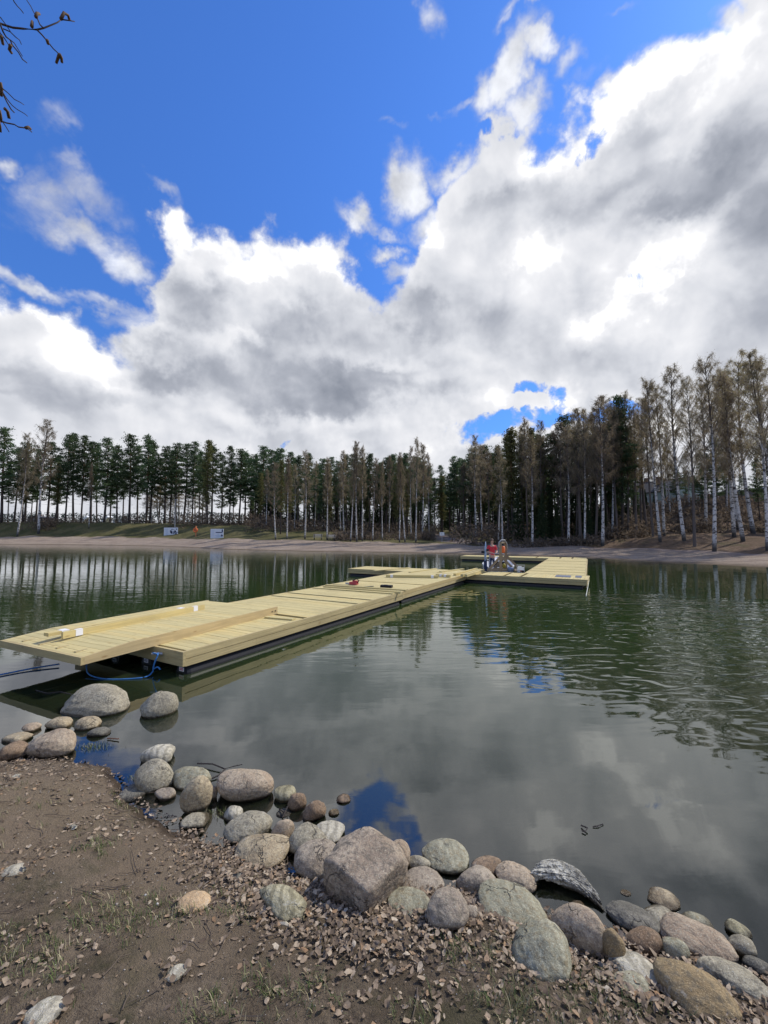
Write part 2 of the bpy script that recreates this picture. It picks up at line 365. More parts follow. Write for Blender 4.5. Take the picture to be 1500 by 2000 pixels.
# ------------------------------------------------------------------ near bank
shore_px = [(0, 1488), (60, 1483), (125, 1482), (205, 1502), (262, 1556), (330, 1604), (420, 1650), (560, 1705), (700, 1745), (900, 1745), (1050, 1795), (1200, 1835), (1350, 1872), (1500, 1930)]
SH = np.array([[-300, 60], [-40, 16], [-12, 7.2], [-6, 4.9]] + [list(G(*p)[:2]) for p in shore_px] + [[4, 1.3], [9, -1], [40, -12], [300, -60]])
def inland(x, y):
    x = np.atleast_1d(np.asarray(x, float)); y = np.atleast_1d(np.asarray(y, float)); best = np.full(x.shape, 1e9); sg = np.ones(x.shape)
    for a, b in zip(SH[:-1], SH[1:]):
        d = b - a; L2 = d @ d; t = np.clip(((x - a[0]) * d[0] + (y - a[1]) * d[1]) / L2, 0, 1)
        ex = x - a[0] - t * d[0]; ey = y - a[1] - t * d[1]; r = np.hypot(ex, ey)
        side = np.where(d[0] * (y - a[1]) - d[1] * (x - a[0]) > 0, -1.0, 1.0)
        m = r < best; best = np.where(m, r, best); sg = np.where(m, side, sg)
    return best * sg
def near_z(x, y):
    t = inland(x, y); u = np.maximum(t, 0); dn = np.maximum(-t, 0)
    z = .30 * (1 - np.exp(-u / .9)) + .03 * np.minimum(u, 6) - .20 * dn * (1 - np.exp(-dn * 1.2)) - .05 * (1 - np.exp(-dn * 6))
    z = np.maximum(z, -1.6)
    k = np.clip(1.2 - dn * .5, 0, 1)
    return z + k * ((fbm(x * 1.7, y * 1.7) - .5) * .07 + (fbm(x * 9, y * 9, 3) - .5) * .022) + .012 * np.clip(t * 5, -1, 1)
xs = np.concatenate([-np.geomspace(320, 5, 26), np.arange(-4.9, 3.6, .035), np.geomspace(3.7, 320, 28)])
ys = np.concatenate([-np.geomspace(320, 1.2, 22), np.arange(-1.1, .9, .12), np.arange(.95, 4.6, .035), np.geomspace(4.7, 24, 16)])
XX, YY = np.meshgrid(xs, ys, indexing='ij')
ZZ = near_z(XX.ravel(), YY.ravel())
Vg = np.stack([XX.ravel(), YY.ravel(), ZZ], 1)
t = mat('dirt', .95, .15)
pos = t.new('ShaderNodeNewGeometry').outputs['Position']
a = t.noise(pos, 2.2, 6, .6, .2); b = t.noise(pos, 24, 6, .7); c = t.noise(pos, 110, 4, .75)
base = t.mix(t.mr(a, .35, .65), (.150, .113, .074), (.285, .220, .150))
base = t.mix(t.mr(b, .40, .70, 0, .75), base, (.075, .058, .042))
base = t.mix(t.mr(c, .56, .70, 0, .7), base, (.25, .21, .165))
base = t.mix(t.mr(c, .44, .33, 0, .6), base, (.035, .028, .022))
gr = t.noise(t.v('ADD', pos, (7, 3, 1)), 1.6, 5, .7)
base = t.mix(t.mr(gr, .50, .64, 0, .62), base, t.mix(b, (.040, .044, .018), (.085, .088, .038)))
bare = t.attr('bare')
base = t.mix(t.m('MULTIPLY', bare, .80), base, t.mix(t.mr(b, .3, .7), (.255, .190, .124), (.32, .245, .165)))
pz = t.sep(pos)[2]
wet = t.mr(t.m('ADD', pz, t.m('MULTIPLY', t.m('SUBTRACT', b, .5), .03)), .045, .012)
base = t.mix(wet, base, t.mix(1.0, base, (.42, .38, .34), 'MULTIPLY'))
t.put(t.b.inputs['Base Color'], base); t.put(t.b.inputs['Roughness'], t.m('SUBTRACT', .95, t.m('MULTIPLY', wet, .4)))
bump(t, t.m('ADD', t.m('MULTIPLY', b, .8), t.m('MULTIPLY', c, .7)), .036)
bp = [G(150, 1560, .1), G(330, 1660, .15), G(60, 1600, .15), G(450, 1750, .2)]
bare_v = np.zeros(len(Vg))
for p_, r_ in zip(bp, (1.0, .55, .9, .45)):
    bare_v = np.maximum(bare_v, np.clip(1.25 - np.hypot(Vg[:, 0] - p_[0], Vg[:, 1] - p_[1]) / r_ + (fbm(Vg[:, 0] * 5, Vg[:, 1] * 5) - .5) * 1.2, 0, 1))
go = npmesh('ground', Vg, grid_faces(len(xs), len(ys)), t.mat, {'bare': bare_v}, smooth=True); tag(go, 'brown earth bank strewn with leaves', kind='structure')

# ------------------------------------------------------------------ far shore terrain
# photo columns: (column, [(distance, picture height)...]) -> ground height
def zrow(d, y): return H + d * (HZ - y) / FPX
TT = [
    (-1700, [(60, None), (72, 1050), (86, 1024), (120, 1026), (220, 1034)]),
    (-400, [(82, None), (98, 1048), (114, 1016), (150, 1019), (240, 1030)]),
    (0, [(78, None), (92, 1048), (104, 1019), (140, 1022), (240, 1031)]),
    (150, [(74.5, None), (88, 1048), (99, 1020), (140, 1023), (240, 1031)]),
    (300, [(68, None), (80, 1050), (96, 1022), (135, 1025), (240, 1031)]),
    (450, [(53, None), (66, 1053), (84, 1027), (120, 1024), (240, 1030)]),
    (600, [(47, None), (60, 1056), (76, 1036), (115, 1027), (240, 1030)]),
    (740, [(45, None), (57.5, 1058), (76, 1044), (115, 1036), (240, 1032)]),
    (860, [(42, None), (54, 1062), (74, 1046), (110, 1037), (240, 1030)]),
    (950, [(40, None), (52, 1063), (66, 1050), (100, 1036), (240, 1025)]),
    (1050, [(37, None), (48, 1066), (56, 1054), (90, 1020), (240, 1015)]),
    (1150, [(34, None), (44, 1070), (51, 1056), (85, 1000), (240, 1000)]),
    (1300, [(28.8, None), (38, 1076), (46, 1048), (72, 985), (240, 990)]),
    (1500, [(24.8, None), (33, 1083), (42, 1050), (68, 982), (240, 985)]),
    (1900, [(18.6, None), (26, 1095), (36, 1060), (64, 980), (240, 985)]),
    (3200, [(16, None), (24, 1098), (36, 1060), (64, 990), (240, 990)]),
]
TC = np.array([(c - 750) / FPX for c, _ in TT])
TD = np.array([[r[0] for r in rows] for _, rows in TT]); TZ = np.array([[0.0 if y is None else zrow(d, y) for d, y in rows] for _, rows in TT])
def far_z(x, y):
    x = np.asarray(x, float); y = np.asarray(y, float); tt = x / np.maximum(y, .1)
    Dk = [np.interp(tt, TC, TD[:, k]) for k in range(5)]; Zk = [np.interp(tt, TC, TZ[:, k]) for k in range(5)]
    z = np.where(y < Dk[0], np.maximum(-.1 * (Dk[0] - y), -1.7), 0.0)
    for k in range(4):
        u = (y - Dk[k]) / (Dk[k + 1] - Dk[k]); m = (u >= 0) & (u < 1); us = u if k == 0 else u * u * (3 - 2 * u)
        z = np.where(m, Zk[k] + (Zk[k + 1] - Zk[k]) * us, z)
    z = np.where(y >= Dk[4], Zk[4], z); s = y - Dk[0]
    return z + np.clip(s / 14, 0, 1) * (fbm(x * .25, y * .25) - .5) * .7 + np.clip(s / 3, 0, 1) * (fbm(x * 1.1, y * 1.1) - .5) * .14, s
cols = np.concatenate([np.arange(-3.0, -1.0, .06), np.arange(-1.0, 1.15, .006), np.arange(1.15, 3.0, .06)])
ds = np.concatenate([np.arange(14, 22, .5), np.arange(22, 60, .28), np.arange(60, 120, .7), np.geomspace(121, 4500, 30)])
CC, DD = np.meshgrid(cols, ds, indexing='ij'); Xf = (CC * DD).ravel(); Yf = DD.ravel(); Zf, sf = far_z(Xf, Yf)
Dk1 = np.interp(CC.ravel(), TC, TD[:, 1]) - np.interp(CC.ravel(), TC, TD[:, 0])
sand = np.clip((Dk1 - sf + (fbm(Xf * .8, Yf * .8) - .5) * 1.4) / .8 + .5, 0, 1)
# a path that climbs into the wood, and the gravel track along the beach on the right
def seg_d(x, y, P):
    best = np.full(x.shape, 1e9)
    for a, b in zip(P[:-1], P[1:]):
        a = np.array(a); b = np.array(b); d = b - a; tq = np.clip(((x - a[0]) * d[0] + (y - a[1]) * d[1]) / (d @ d), 0, 1)
        best = np.minimum(best, np.hypot(x - a[0] - tq * d[0], y - a[1] - tq * d[1]))
    return best
PP = [((900 - 750) / FPX * 56, 56), ((880 - 750) / FPX * 62, 62), ((863 - 750) / FPX * 72, 72), ((850 - 750) / FPX * 86, 86)]
PR = [((870 - 750) / FPX * 58, 58), ((1000 - 750) / FPX * 51.5, 51.5), ((1150 - 750) / FPX * 44.5, 44.5), ((1300 - 750) / FPX * 38, 38), ((1500 - 750) / FPX * 33, 33), ((1900 - 750) / FPX * 27, 27)]
path = np.maximum(np.clip(1.4 - seg_d(Xf, Yf, PP) / 2.0, 0, 1), np.clip(1.5 - seg_d(Xf, Yf, PR) / 1.0, 0, 1))
brown = np.clip((CC.ravel() - .28) / .25, 0, 1)
path = path * (fbm(Xf * .9, Yf * .9) > .28)
t = mat('far_bank', .95, .1)
pos = t.new('ShaderNodeNewGeometry').outputs['Position']
a = t.noise(pos, .35, 6, .6); b = t.noise(pos, 2.2, 6, .7); c = t.noise(pos, 7, 4, .75)
grass = t.mix(t.mr(a, .36, .64), (.085, .088, .032), (.155, .138, .060))
grass = t.mix(t.mr(b, .44, .66, 0, .7), grass, (.105, .078, .042))
litter = t.mix(t.mr(b, .3, .7), (.105, .070, .044), (.20, .138, .092))
litter = t.mix(t.mr(a, .52, .68, 0, .6), litter, (.075, .075, .030))
base = t.mix(t.m('MULTIPLY', t.attr('brown'), t.mr(a, .25, .45, .6, 1)), grass, litter)
base = t.mix(t.attr('field'), base, (.34, .30, .15))
sandc = t.mix(t.mr(t.noise(t.mapping(pos, sc=(.25, 1, 1)), 1.1, 6, .7), .38, .66), (.40, .315, .235), (.26, .20, .15))
sandc = t.mix(t.mr(c, .50, .66, 0, .6), sandc, (.14, .105, .078))
pathc = t.mix(b, (.235, .182, .150), (.30, .24, .205))
base = t.mix(t.attr('path'), base, pathc)
base = t.mix(t.m('MULTIPLY', t.attr('sand'), t.m('SUBTRACT', 1.0, t.m('MULTIPLY', t.attr('path'), .9))), base, sandc)
pz = t.sep(pos)[2]
base = t.mix(t.mr(pz, .10, .01), base, t.mix(1.0, base, (.5, .48, .44), 'MULTIPLY'))
t.put(t.b.inputs['Base Color'], base); bump(t, t.m('ADD', t.m('MULTIPLY', b, 1.0), t.m('MULTIPLY', c, .5)), .25)
field = np.clip(1.6 - np.abs(CC.ravel() + .25) / .13, 0, 1) * np.clip((Yf - 112) / 6, 0, 1)
tag(npmesh('shore', np.stack([Xf, Yf, Zf], 1), grid_faces(len(cols), len(ds)), t.mat, {'sand': sand, 'path': path, 'brown': brown, 'field': field}, smooth=True), 'sandy beach and wooded bank across the pond', kind='structure')
def gz(x, y):
    z, _ = far_z(np.array([x]), np.array([y])); return float(z[0])

# ------------------------------------------------------------------ water
xs = np.concatenate([-np.geomspace(420, 6, 30), np.arange(-5.9, 4.6, .08), np.geomspace(4.7, 420, 30)])
ys = np.concatenate([[-150, -60, -25, -10, -5, -2], np.arange(-1, 9, .08), np.geomspace(9.2, 130, 30)])
XX, YY = np.meshgrid(xs, ys, indexing='ij'); X = XX.ravel(); Y = YY.ravel()
dep = np.where(Y < 20, np.maximum(-near_z(X, Y), 0), 1.5); dep = np.where(Y > 9, 1.5, dep)
m = bpy.data.materials.new('pond_water'); m.use_nodes = True; t = NT(m.node_tree); t.n.clear()
pos = t.new('ShaderNodeNewGeometry').outputs['Position']
flat = t.v('MULTIPLY', pos, (1, 1, 0))
x_, y_, z_ = t.sep(pos)
# long calm swell everywhere, finer ripples in drifting patches
r1 = t.noise(t.mapping(flat, rot=(0, 0, R(20)), sc=(.55, 1.25, 1)), .9, 2, .4, .3)
r2 = t.noise(t.mapping(flat, rot=(0, 0, R(-12)), sc=(.45, 1.7, 1)), 2.6, 3, .45, .5)
r3 = t.noise(t.mapping(flat, rot=(0, 0, R(8)), sc=(.8, 1.5, 1)), 2.0, 1, .4, 1.3)
patch = t.mr(t.noise(flat, .11, 3, .5), .44, .60)
def pm(px, py, rad, inner=.25):
    p = G(px, py)
    return t.mr(t.v('DISTANCE', flat, (p[0], p[1], 0)), rad, rad * inner)
left = t.m('MAXIMUM', pm(150, 1150, 12), pm(420, 1140, 7)); 
mid = t.m('MAXIMUM', pm(900, 1200, 5.2), pm(760, 1260, 3.2)); 
right = t.m('MAXIMUM', t.m('MAXIMUM', pm(1350, 1250, 5.4, .15), pm(1480, 1330, 3.2)), pm(1250, 1190, 5))
far = t.mr(y_, 14, 34)
h = t.m('MULTIPLY', r1, .0068)
h = t.m('ADD', h, t.m('MULTIPLY', r2, t.m('ADD', .0005, t.m('ADD', t.m('MULTIPLY', left, .0058), t.m('ADD', t.m('MULTIPLY', far, .0042), t.m('ADD', t.m('MULTIPLY', mid, .0038), t.m('MULTIPLY', patch, .0008)))))))
h = t.m('ADD', h, t.m('MULTIPLY', r3, t.m('MULTIPLY', right, .027)))
# rings running out from the dock
pc = G(880, 1150)
dd_ = t.v('DISTANCE', flat, (pc[0], pc[1], 0)); ring = t.m('SINE', t.m('MULTIPLY', t.m('ADD', dd_, t.m('MULTIPLY', r1, .6)), 13.0))
h = t.m('ADD', h, t.m('MULTIPLY', ring, t.m('MULTIPLY', t.mr(dd_, 8.0, 1.5), .0013)))
bn = t.new('ShaderNodeBump'); bn.inputs['Distance'].default_value = 1.0; bn.inputs['Strength'].default_value = 1.0; t.put(bn.inputs['Height'], h)
fr = t.new('ShaderNodeFresnel'); fr.inputs[0].default_value = 2.0; t.l.new(bn.outputs[0], fr.inputs['Normal'])
gl = t.new('ShaderNodeBsdfGlossy'); gl.inputs['Roughness'].default_value = 0.015; gl.inputs['Color'].default_value = (1, 1, 1, 1); t.l.new(bn.outputs[0], gl.inputs['Normal'])
df = t.new('ShaderNodeBsdfDiffuse'); t.put(df.inputs['Color'], t.mix(t.mr(y_, 3.0, 9.5), (.029, .037, .020), t.mix(t.noise(flat, .25, 3), (.023, .040, .012), (.030, .050, .015))))   # greyer near the bank: sky reflection put into the body colour
tr = t.new('ShaderNodeBsdfTransparent'); tr.inputs[0].default_value = (.80, .80, .62, 1)
opac = t.m('SUBTRACT', 1.0, t.m('EXPONENT', t.m('MULTIPLY', t.attr('depth'), -3.4)))
ms = t.new('ShaderNodeMixShader'); t.put(ms.inputs[0], opac); t.l.new(tr.outputs[0], ms.inputs[1]); t.l.new(df.outputs[0], ms.inputs[2])
m2 = t.new('ShaderNodeMixShader'); t.l.new(fr.outputs[0], m2.inputs[0]); t.l.new(ms.outputs[0], m2.inputs[1]); t.l.new(gl.outputs[0], m2.inputs[2])
ou = t.new('ShaderNodeOutputMaterial'); t.l.new(m2.outputs[0], ou.inputs[0])
tag(npmesh('water', np.stack([X, Y, np.zeros_like(X)], 1), grid_faces(len(xs), len(ys)), m, {'depth': dep}, smooth=True), 'green pond water mirroring the clouds and trees', kind='structure')

# ================================================================== floating docks
D = 0.34
A0 = G(363, 1272.5, D); B0 = G(912, 1122, D); C0 = G(1144, 1132.4, D); E0 = G(681, 1110.5, D); FR = G(1147.6, 1092, D); FL = G(900.5, 1086, D); SM = G(784, 1156, D)
rng = random.Random(5)
def dock(origin, ang, L, W, label, gaps=(), front_label=False, pipes=4, seams=True, deck_across=True):
    """origin: front right corner; runs L along +y (turned by ang to the right), W to the left (-x)"""
    root = empty('floating_dock', (origin[0], origin[1], 0), -ang); tag(root, label, 'floating dock', 'new timber dock sections')
    mb = MB(); top = D; th = .028
    bw, gap = .120, .007
    if deck_across:
        y = .05; 
        while y < L - .05:
            mid_ = y + bw / 2
            if not any(a <= mid_ / L <= b for a, b in gaps):
                mb.box((-W / 2 + rng.uniform(-.004, .004), mid_, top - th / 2 + rng.uniform(-.0015, .0015)), (W - .1, bw, th), r=rng.random())
            y += bw + gap
        y0 = mb.build('deck', WOOD_X, root)
    # joists below the boards (seen through the gaps)
    j = MB()
    for k in range(6): j.box((-.1 - k * (W - .2) / 5, L / 2, top - th - .05), (.045, L - .12, .09), r=rng.random())
    j.build('joists', WOOD_F, root)
    f = MB(); fh = .100
    for lvl in (0, 1):
        zc = top - fh / 2 - lvl * (fh + .009)
        nseg = max(1, round(L / 4.2)); off = .0 if lvl == 0 else 2.1
        cuts = [0] + [min(L, (i + 1) * L / nseg - off) for i in range(nseg - (0 if lvl == 0 else 0))] + [L]
        cuts = sorted(set(c for c in cuts if 0 <= c <= L))
        for a, b in zip(cuts[:-1], cuts[1:]):
            if b - a < .05: continue
            for x in (-.0225, -W + .0225): f.box((x, (a + b) / 2, zc), (.045, b - a - .003, fh), r=rng.random())
    f.build('side_boards', WOOD_F, root)
    e = MB()
    for yy in (-.0235, L + .0235):
        for lvl in (0, 1):
            e = MB(); e.box((-W / 2, yy, top - fh / 2 - lvl * (fh + .002)), (W + .004, .045, fh), r=rng.random()); e.build('end_board', WOOD_FX, root)
    xs_ = [-.16 - k * (W - .32) / (pipes - 1) for k in range(pipes)]
    nfl = max(1, round(L / 6.2)); seg = L / nfl
    for k, x in enumerate(xs_):
        p = MB()
        for i in range(nfl):
            y0, y1 = i * seg + .06, (i + 1) * seg - .12
            p.tube([(x, y0, .0), (x, y0 + .05, .0), (x, y1 - .05, .0), (x, y1, .0)], [.125, .14, .14, .125], 18)
        p.build('float_pipe', BLACK, root, smooth=False)
    if front_label:
        for k, x in enumerate(xs_):
            l_ = MB(); l_.box((x, .054, .055), (.10, .006, .055)); lo = l_.build('sticker', LABEL, root)
            t_ = MB()
            for q in range(4): t_.box((x - .03 + q * .02, .0495, .050), (.012, .003, .014))
            t_.box((x, .0495, .070), (.07, .003, .008)); t_.build('print', RED if k == 0 else DARKINK, lo)
    return root
aM = math.atan2(B0[0] - A0[0], B0[1] - A0[1]); uM = np.array([math.sin(aM), math.cos(aM)]); vM = np.array([math.cos(aM), -math.sin(aM)])
L1 = math.dist(A0[:2], SM[:2]); L2 = math.dist(SM[:2], B0[:2]); WM = 2.86
def main_y(px, py):
    p = G(px, py, D)[:2] - A0[:2]; return float(p @ uM)
def gp(px, py, wdt=.12, base=0.0, L=1.0):
    y = main_y(px, py) - base; return ((y - wdt / 2) / L, (y + wdt / 2) / L)
dock(A0, aM, L1 - .03, WM, 'wide dock section nearest the stony shore with the ramp resting on it',
     gaps=[gp(591, 1205.5, .16, 0, L1), gp(690, 1178.5, .13, 0, L1), gp(720, 1171, .13, 0, L1)], front_label=True)
dock(SM + np.append(uM * .03, 0), aM, L2 - .02, WM, 'wide dock section in the middle, running up to the crossing section',
     gaps=[gp(790, 1151, .12, L1, L2), gp(833, 1143, .10, L1, L2), gp(858, 1136.5, .10, L1, L2), gp(877, 1129, .1, L1, L2)], pipes=3)
# crossing section: runs from its left end E0 to its right end C0, boards across it
aX = math.atan2(C0[0] - E0[0], C0[1] - E0[1]); LX = math.dist(C0[:2], E0[:2]); WX = 1.68
uX = np.array([math.sin(aX), math.cos(aX)]); vX = np.array([math.cos(aX), -math.sin(aX)])
# dock() lays its width to the left of its run, so start from E0 (front edge is then on the right)
dock(E0 + np.append(-vX * .0, 0), aX, LX, WX, 'narrow crossing dock section carrying the timber frame', gaps=[(.43, .445), (.60, .615), (.705, .715), (.765, .78)], pipes=3)
aR = math.atan2(FR[0] - C0[0], FR[1] - C0[1]); LR = math.dist(FR[:2], C0[:2]); uR = np.array([math.sin(aR), math.cos(aR)]); vR = np.array([math.cos(aR), -math.sin(aR)])
oR = C0 + np.append(uR * (WX + .05), 0)
dock(oR, aR, LR - WX - .05, 2.35, 'dock section on the right leading away from the crossing section', gaps=[(.10, .112), (.22, .232), (.36, .37), (.55, .565), (.75, .78)], pipes=3)
aB = math.atan2(FR[0] - FL[0], FR[1] - FL[1]); LB = math.dist(FR[:2], FL[:2]); uB = np.array([math.sin(aB), math.cos(aB)])
dock(FL, aB, LB - .1, 1.65, 'farthest dock section lying just off the sandy beach', gaps=[(.62, .63), (.80, .82), (.9, .915)], pipes=3)

# ramp resting on the first section
RA = G(165, 1298, D)[:2]; RB = G(542, 1199, D)[:2]; aP = math.atan2(RB[0] - RA[0], RB[1] - RA[1]); LP = math.dist(RA, RB); WP = 2.0
ramp = empty('gangway_ramp', (RA[0], RA[1], D), -aP)
tag(ramp, 'broad wooden ramp with tapered front lying on the near dock section', 'ramp')
mb = MB(); y = 0.0; bw = .115; TH = .150; TF = .098; BR = .62
y = bw / 2
while y < LP - .04:
    zt = TF + (TH - TF) * min(1, y / BR); tilt = math.atan2(TH - TF, BR) if y < BR - .03 else 0
    mb.box((-WP / 2 + rng.uniform(-.005, .005), y, zt - .013), (WP + (.05 if y > 0 else 0) - .095, bw, .026), rx=tilt, r=rng.random()); y += bw + .006
mb.build('deck', WOOD_X, ramp)
mb = MB()
for x in (-.0225, -WP + .0225):
    V = [(x + s * .0225, yy, zz) for s in (-1, 1) for yy, zz in ((0.0, 0.0), (LP, 0.0), (LP, TH - .002), (BR, TH - .002), (0.0, TF - .002))]
    mb.add(V, [(0, 4, 3, 2, 1), (5, 6, 7, 8, 9), (0, 1, 6, 5), (1, 2, 7, 6), (2, 3, 8, 7), (3, 4, 9, 8), (4, 0, 5, 9)], rng.random())
mb.build('side_board', WOOD_R, ramp)
mb = MB(); mb.box((-WP / 2, -.024, TF / 2 - .001), (WP + .002, .046, TF), r=.3); mb.build('front_board', WOOD_FX, ramp)
mb = MB()
for k in range(4): mb.box((-.3 - k * .43, LP / 2, .06), (.045, LP - .1, .11), r=rng.random())
mb.build('joists', WOOD_F, ramp)
mb = MB()
for yy in (1.75, 2.35, 2.95): mb.box((-.10, yy, -.0 - .010), (.14, .06, .018), r=rng.random())
mb.build('packing_block', WOOD_F, ramp)
mb = MB()
for yy in (LP - .16, LP - .08): mb.lathe((0, 0, 0), [(0, .012), (.006, .012)], 8)
bolts = MB()
for yy in (LP - .17, LP - .07): bolts.tube([(.0, yy, .075), (.008, yy, .075)], .014, 8)
bolts.build('bolt_heads', BLACK, ramp)

def timber(p, q, wd, ht, label, lab_ends=True, m=None, cat='timber', name='timber_beam', group=None, r=None):
    p = np.array(p, float); q = np.array(q, float); d = q - p; L = np.linalg.norm(d); a = math.atan2(d[0], d[1]); el = math.asin(d[2] / L)
    root = empty(name, tuple(p), -a); root.rotation_euler = (el, 0, -a)
    tag(root, label, cat, group)
    mb = MB(); mb.box((0, L / 2, 0), (wd, L, ht), r=rng.random() if r is None else r); mb.build('plank', m or WOOD_Y, root)
    if lab_ends:
        for yy in (.22, L - .22):
            l = MB()
            l.box((0, yy, ht / 2 + .001), (wd * .98, .10, .002)); l.box((wd / 2 + .001, yy, 0), (.002, .10, ht * .92)); l.build('paper_label', LABEL, root)
    return root
zr = D + TH
def onr(px, py, z): return G(px, py, z)
# beams stacked on the ramp
b2a = onr(121, 1248, zr + .0); b2b = onr(398, 1190, zr + .0)
timber(np.append(b2a[:2], zr + .049), np.append(b2b[:2], zr + .049), .048, .096, 'lower of two long timber beams lying along the ramp, nearer its middle')
b1a = onr(90, 1243, zr + .045); b1b = onr(372, 1189, zr + .045)
timber(np.append(b1a[:2], zr + .070), np.append(b1b[:2], zr + .070), .12, .048, 'long flat timber beam lying along the left side of the ramp')
s0 = onr(112, 1243, zr)
mb = MB(); mb.box((0, 0, .023), (.05, 1.2, .044)); spb = mb.build('spacer_block', WOOD_Y); spb.location = (b1a[0] + .45, b1a[1] + .9, zr); spb.rotation_euler = (0, 0, -aP)
tag(spb, 'short spacer batten wedged under the flat beam on the ramp', 'batten')

# loose boards on the docks
def board(px1, py1, px2, py2, wd, ht, label, z=D, lab=False, m=None):
    a = G(px1, py1, z + ht); b = G(px2, py2, z + ht)
    return timber((a[0], a[1], z + ht / 2 + .003), (b[0], b[1], z + ht / 2 + .003), wd, ht, label, lab, m, 'board', 'loose_board')
board(520, 1204, 574, 1208.5, .12, .028, 'short loose board lying beside the far end of the ramp')
board(613, 1147, 769, 1158.5, .12, .028, 'loose board nearest the ramp of the three laid across the dock beside the pink tool')
board(632, 1144.5, 783, 1156, .05, .05, 'square batten lying between two loose boards across the dock')
board(637, 1141.5, 793, 1151.5, .12, .034, 'loose board across the dock right in front of the pink tool')
board(754, 1122.5, 856, 1124, .10, .10, 'thick beam with white ends lying across the dock where the crossing section begins', lab=True)
board(852, 1121, 880, 1123, .10, .09, 'short grey-ended offcut beside the thick beam on the dock', lab=True)
board(888, 1120, 931, 1109.5, .10, .09, 'square beam pointing at the wooden frame, left one of a pair')
board(902, 1121.5, 938, 1111, .10, .10, 'left beam of the dark-ended pair by the dock corner')
board(910, 1122, 944, 1112, .10, .10, 'right beam of the dark-ended pair by the dock corner')
board(730, 1114, 800, 1108.5, .14, .03, 'wide loose board crossing the left end of the narrow dock')
board(800, 1117, 852, 1110, .12, .03, 'loose board on the narrow dock left of the wooden frame, lying at a slant')
board(860, 1116, 905, 1110.5, .12, .04, 'loose board on the narrow dock between a slanted board and a beam')
for (px, py, wdp, lab) in [(1100, 1125.5, .55, 'dark grey mat square lying on the right end of the crossing dock'), (1130, 1126.5, .22, 'narrow dark grey mat at the right corner of the crossing dock')]:
    c = G(px, py, D); mb = MB(); mb.box((0, 0, .006), (wdp, .75, .010)); o = mb.build('mat', plain('grey_mat', (.12, .14, .18), .8)); o.location = (c[0], c[1], D); o.rotation_euler = (0, 0, -aR); tag(o, lab, 'mat')

# tools on the dock: pink saw-like tool, dark box, small strip
c = G(691, 1142, D)
tl = empty('power_tool', (c[0], c[1], D), R(-30)); tag(tl, 'small red power tool standing on the dock behind the loose boards', 'power tool')
mb = MB(); mb.box((0, 0, .05), (.26, .16, .08)); mb.box((.06, 0, .11), (.16, .10, .05)); mb.build('housing', plain('red_tool', (.45, .06, .07), .5), tl)
mb = MB(); mb.tube([(.14, 0, .06), (.20, 0, .15), (.10, 0, .19), (-.04, 0, .14)], .018, 8); mb.build('handle', BLACK, tl)
mb = MB(); mb.box((-.22, 0, .03), (.22, .01, .05)); mb.build('blade', GREY, tl)
c = G(755, 1147.5, D); tb = empty('tool_case', (c[0], c[1], D), R(-20)); tag(tb, 'small black tool case lying flat on the dock', 'tool case')
mb = MB(); mb.box((0, 0, .04), (.36, .16, .07)); mb.build('case', BLACK, tb)
mb = MB(); mb.box((0, -.06, .085), (.12, .02, .02)); mb.build('handle', BROWN if False else DARKINK, tb)
c = G(720, 1146, D); mb = MB(); mb.box((0, 0, .012), (.32, .05, .018)); o = mb.build('spirit_level', plain('grey_green', (.16, .17, .12), .6)); o.location = (c[0], c[1], D); o.rotation_euler = (0, 0, R(20)); tag(o, 'thin dark strip of a tool lying between the red tool and black case', 'tool')

# ropes at the near corner
def rope(pts, rad, label, m, name='rope'):
    P = [Vector(p) for p in pts]; out = []
    for i in range(len(P) - 1):
        p0, p1, p2, p3 = P[max(i - 1, 0)], P[i], P[i + 1], P[min(i + 2, len(P) - 1)]
        for k in range(8):
            u = k / 8; out.append(.5 * ((2 * p1) + (p2 - p0) * u + (2 * p0 - 5 * p1 + 4 * p2 - p3) * u * u + (3 * p1 - p0 - 3 * p2 + p3) * u ** 3))
    out.append(P[-1]); mb = MB(); mb.tube(out, rad, 6); o = mb.build(name, m, None, True); tag(o, label, 'rope'); return o
fpt = lambda px, py, dy=0.0: GD(px, py, G(363, 1272.5, D)[1] + .12 + dy)
cl = empty('mooring_cleat', tuple(fpt(309, 1276, .06))); tag(cl, 'grey metal cleat holding the blue rope on the dock end', 'cleat')
mb = MB(); mb.box((0, 0, 0), (.12, .02, .03)); mb.tube([(-.08, -.03, .0), (.08, -.03, .0)], .012, 8); mb.build('plate', GREY, cl)
rope([fpt(298, 1275), fpt(308, 1279, -.03), fpt(303, 1290, -.03), fpt(299, 1305, -.02), fpt(298, 1312, -.05), fpt(285, 1322, -.2), fpt(250, 1326, -.25), fpt(205, 1326, -.25), fpt(175, 1318, -.15), fpt(169, 1305, .0), fpt(170, 1295, .1)], .009, 'blue rope looping from the dock end down to the water and under the ramp', BLUE)
rope([fpt(309, 1275), fpt(306, 1285, -.04), fpt(301, 1298, -.04), fpt(300, 1306, -.04), fpt(308, 1303, -.05), fpt(313, 1308, -.05)], .010, 'short knotted blue rope tail hanging from the cleat on the dock end', BLUE)
rope([G(116, 1297, .03), G(60, 1306, .02), G(0, 1318, .015), G(-140, 1345, .02), G(-500, 1440, .1)], .011, 'blue mooring line running out over the water from under the ramp', BLUE, 'mooring_line')
e1 = G(1147, 1126, D); rope([(e1[0] + .03, e1[1], D), (e1[0] + .03, e1[1] - .05, .18), G(1144.5, 1165, 0)], .014, 'pale rope hanging into the water at the right corner of the crossing dock', plain('pale_rope', (.5, .5, .42), .8))

